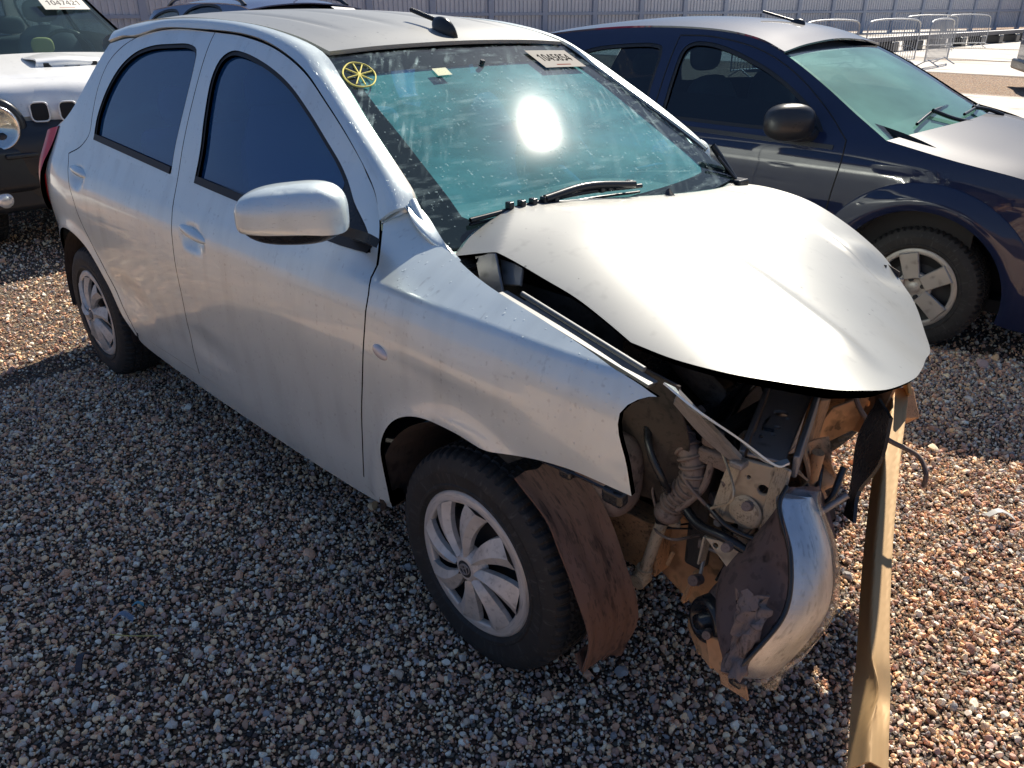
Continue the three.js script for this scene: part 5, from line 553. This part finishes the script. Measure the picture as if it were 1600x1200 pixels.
// blue estate with roof rails behind the silver car
{ const t = thing('blue_estate_car', 'blue estate car with roof rails standing behind the silver hatchback', 'car'); t.position.set(-4.84, 0, -2.64); t.scale.set(1.05, 1.065, 1.05); t.rotation.y = 0.0;
  yardCar(t, { x0: -3.6, x1: 0.62, ax: [-0.05, -2.5], R: 0.29, arch: 0.37, sill: 0.22, belt: 0.93, crown: 0.05, ws: 4, seat: -1.5, paint: midBlue, openRear: 2, cell: 0.06, cladding: false,
    hw: [[0.15, 0.5, 0.75, 0.9, 1.0, 1.2, 1.36, 1.42], [0.78, 0.82, 0.83, 0.80, 0.76, 0.67, 0.58, 0.53]], roof: [[-0.3, 0.94], [-0.6, 1.11], [-0.85, 1.24], [-1.05, 1.32], [-1.22, 1.37], [-1.5, 1.405], [-2.0, 1.42], [-2.6, 1.41], [-3.2, 1.36]], rear: [[-3.2, 1.36], [-3.4, 1.15], [-3.55, 0.92], [-3.6, 0.6], [-3.55, 0.26]], front: [[0.60, 0.26], [0.64, 0.45], [0.60, 0.65], [0.5, 0.77]], hoodSide: [[0.5, 0.77], [0.2, 0.86], [-0.3, 0.94]],
    windows: [[[[-1.55, 0.95], [-1.56, 1.33], [-1.3, 1.31], [-1.0, 1.21], [-0.66, 1.0], [-0.62, 0.95]], [[-0.62, 0.95], [-1.55, 0.95]]], [[[-2.45, 0.97], [-2.45, 1.34], [-1.68, 1.345], [-1.66, 0.95]], [[-1.66, 0.95], [-2.45, 0.97]]], [[[-3.3, 1.0], [-3.15, 1.29], [-2.56, 1.335], [-2.55, 0.97]], [[-2.55, 0.97], [-3.3, 1.0]]]], seams: [], mirror: [-0.7, 1.0, 0.9] });
  for (const s of [1, -1]) mesh('roof_rail', [tube([[-1.38, 1.405, s * 0.52], [-1.5, 1.455, s * 0.515], [-2.1, 1.475, s * 0.51], [-2.8, 1.46, s * 0.5], [-3.0, 1.40, s * 0.49]], 0.018, 40, 8)], dullBlack, t);
  mesh('aerial', [rod([-1.35, 1.43, 0], [-1.45, 1.50, 0], 0.006)], blackPlastic, t); mesh('lot_sticker', loft([[[-1.03, 1.355, -0.20], [-1.0, 1.34, -0.42]], [[-1.16, 1.40, -0.20], [-1.13, 1.385, -0.42]]], 2, 2), std(0.8, 0.79, 0.77, 0.7), t);
}
// blue van cut by the right edge of the picture
{ const t = thing('blue_van', 'dark blue van with rounded corners, only its edge in view far right', 'van'); t.position.set(-2.22, 0, -18.15); t.rotation.y = 0.45;
  mesh('body', [new RoundedBoxGeometry(4.0, 1.45, 1.8, 5, 0.22).translate(0, 1.02, 0)], midBlue, t);
  for (const s of [1, -1]) { mesh('side_window', new RoundedBoxGeometry(2.6, 0.5, 0.02, 3, 0.009).translate(0.3, 1.35, s * 0.9), tintGlass, t); mesh('rub_strip', box(3.6, 0.06, 0.03, 0, 0.72, s * 0.9, 0.01), dullBlack, t); for (const x of [-1.25, 1.3]) yardWheel(t, x, 0.3, s * 0.84, 0.3, 5, s < 0); }
  mesh('rear_door', new RoundedBoxGeometry(0.03, 1.1, 1.4, 3, 0.012).translate(-2.0, 1.05, 0), midBlue, t); mesh('bumper', box(0.16, 0.2, 1.7, -2.0, 0.42, 0, 0.05), dullBlack, t);
}
// ---------- fence, barriers, steel beam ----------
{ const t = thing('metal_fence', 'tall grey corrugated metal fence with square posts along the far side of the yard', 'fence'); const A = V(-25.26, 0, -29.21), d = V(0.2094, 0, -0.9778), st = 2.748;
  const sheet = std(0.60, 0.615, 0.65, 0.5, 0.25, { map: paintDirt }), post = std(0.36, 0.40, 0.47, 0.55, 0.2), h = 3.4;
  const pts = []; const nr = 12, wdt = st - 0.26; for (let i = 0; i < nr; i++) { const x = i * wdt / nr; pts.push([x, 0], [x + wdt / nr * 0.45, 0], [x + wdt / nr * 0.55, 0.045], [x + wdt / nr * 0.92, 0.045]); } pts.push([wdt, 0]);
  const pos = [], idx = [], uv = []; pts.forEach(([x, z], i) => { for (const y of [0.12, h]) { pos.push(x - wdt / 2, y, z); uv.push(x / 3, y / 3); } if (i) { const k = i * 2; idx.push(k - 2, k, k - 1, k, k + 1, k - 1); } }); let g = new THREE.BufferGeometry(); g.setAttribute('position', new THREE.Float32BufferAttribute(pos, 3)); g.setAttribute('uv', new THREE.Float32BufferAttribute(uv, 2)); g.setIndex(idx); g = toCreasedNormals(g, 0.2); // ribbed sheet
  const pg = new RoundedBoxGeometry(0.26, h + 0.1, 0.22, 1, 0.02).translate(0, h / 2 + 0.05, 0), rg = new THREE.BoxGeometry(st - 0.26, 0.11, 0.06), ry = Math.atan2(-d.z, d.x);
  for (let k = -9; k <= 15; k++) { const p = A.clone().addScaledVector(d, st * k), m = A.clone().addScaledVector(d, st * (k + 0.5)); const a = mesh('post', pg, post, t); a.position.copy(p); a.rotation.y = ry; const b = mesh('panel', g, sheet, t); b.position.copy(m); b.rotation.y = ry + Math.PI; for (const y of [1.13, 2.6]) { const c = mesh('rail', rg, post, t); c.position.set(m.x, y, m.z); c.rotation.y = ry; c.translateZ(0.06); } }
}
{ // crowd barriers
  const steel = std(0.45, 0.46, 0.47, 0.4, 0.7), L = 2.3, H = 1.1; const gs = { frame: [tube([[-L / 2, 0.14, 0], [-L / 2, H - 0.06, 0], [-L / 2 + 0.06, H, 0], [L / 2 - 0.06, H, 0], [L / 2, H - 0.06, 0], [L / 2, 0.14, 0]], 0.019, 60, 8), rod([-L / 2, 0.16, 0], [L / 2, 0.16, 0], 0.016)] };
  const root = new THREE.Group(); mesh('frame', merge(gs.frame), steel, root); const bar = rod([0, 0.16, 0], [0, H, 0], 0.008, 6); for (let i = 1; i < 20; i++) mesh('bar', bar, steel, root).position.x = -L / 2 + L * i / 20; const foot = merge([rod([0, 0.18, 0], [0, 0.01, 0.3], 0.016, 6), rod([0, 0.18, 0], [0, 0.01, -0.3], 0.016, 6)]); for (const x of [-0.8, 0.8]) mesh('foot', foot, steel, root).position.x = x;
  const places = [[-9.3, -15.2, -9.1, -17.6, 'crowd barrier beyond the dark blue hatchback, leftmost of the barrier row'], [-9.0, -17.9, -8.75, -20.2, 'crowd barrier beyond the dark blue hatchback, second from left in the row'], [-8.6, -20.4, -8.2, -22.7, 'crowd barrier in the middle of the row, its feet splayed on purple gravel'], [-7.55, -21.7, -7.8, -24.0, 'crowd barrier at the near right end, set edge-on before the others'], [-11.6, -30.2, -10.6, -32.3, 'crowd barrier further back, behind the edge-on one'], [-11.3, -33.0, -10.4, -35.2, 'crowd barrier furthest back, beside the long steel beam']];
  places.forEach(([x0, z0, x1, z1, label], i) => { const o = i ? root.clone() : root; o.name = num('crowd_barrier'); scene.add(o); o.position.set((x0 + x1) / 2, 0, (z0 + z1) / 2); o.rotation.y = Math.atan2(-(z1 - z0), x1 - x0); o.userData = { label, category: 'barrier', group: 'crowd barriers in front of the fence' }; });
}
{ const t = thing('steel_beam', 'long dark steel beam laid on black blocks before the fence', 'beam'); mesh('beam', box(0.3, 0.16, 22, 0, 0.42, 0, 0.02), std(0.12, 0.12, 0.13, 0.5, 0.4), t); for (let k = -5; k <= 5; k++) mesh('block', box(0.55, 0.34, 0.5, 0, 0.17, k * 2.05, 0.05), dullBlack, t); t.position.set(-11.4, 0, -35.0); t.rotation.y = -0.02; }
{ const t = mesh('blue_drum', latheZ([[0, 0.88], [0.27, 0.88], [0.29, 0.85], [0.285, 0.6], [0.295, 0.58], [0.285, 0.56], [0.285, 0.32], [0.295, 0.3], [0.285, 0.28], [0.285, 0.02], [0, 0.0]], 32).rotateX(-Math.PI / 2), std(0.02, 0.10, 0.45, 0.4)); t.position.set(-10.4, 0, -18.6); t.userData = { label: 'bright blue plastic drum behind the barriers', category: 'drum' }; }
{ // tyres and clumps at the foot of the fence, litter on the stones
  const sh = std(0.22, 0.27, 0.34, 0.5); const bits = [[-0.736, 1.406, 0.026, 0.9, 'pale blue plastic shard lying in the shadowed gravel at lower left', 0.02, [0.17, 0.24, 0.33]], [-0.765, 1.355, 0.014, 1.1, 'small turquoise plastic shard beside the pale blue one', 0.01, [0.10, 0.33, 0.42]], [-0.637, 1.535, 0.028, 2.2, 'dark crumpled plastic scrap pressed into the gravel at lower left', 0.03, [0.02, 0.025, 0.04]], [0.737, -0.79, 0.04, 0.7, 'flat grey piece of plastic on sunlit gravel right of the loose bumper beam', 0.02, [0.42, 0.42, 0.40]]];
  for (const [x, z, s, a, label, h, c] of bits) { const g = loft([[[-s, 0.0, -s * 0.3], [0, h, -s * 0.45], [s, 0.004, -s * 0.3]], [[-s * 0.9, 0.006, s * 0.3], [0, h * 1.2, s * 0.25], [s * 1.05, 0.0, s * 0.4]]], 6, 3, 0.003); const o = mesh('plastic_shard', g, std(...c, 0.5)); o.position.set(x, 0.018, z); o.rotation.y = a; o.userData = { label, category: 'plastic shard' }; }
  const straw = mesh('straw', tube([[0, 0, 0], [0.06, 0.004, 0.01], [0.13, 0, 0.005]], 0.0016, 10, 5), std(0.55, 0.42, 0.12, 0.7)); straw.position.set(-0.697, 0.024, 1.452); straw.rotation.y = 0.8; straw.userData = { label: 'thin yellow straw on the dark gravel at lower left', category: 'straw' };
}
renderer.render(scene, camera);
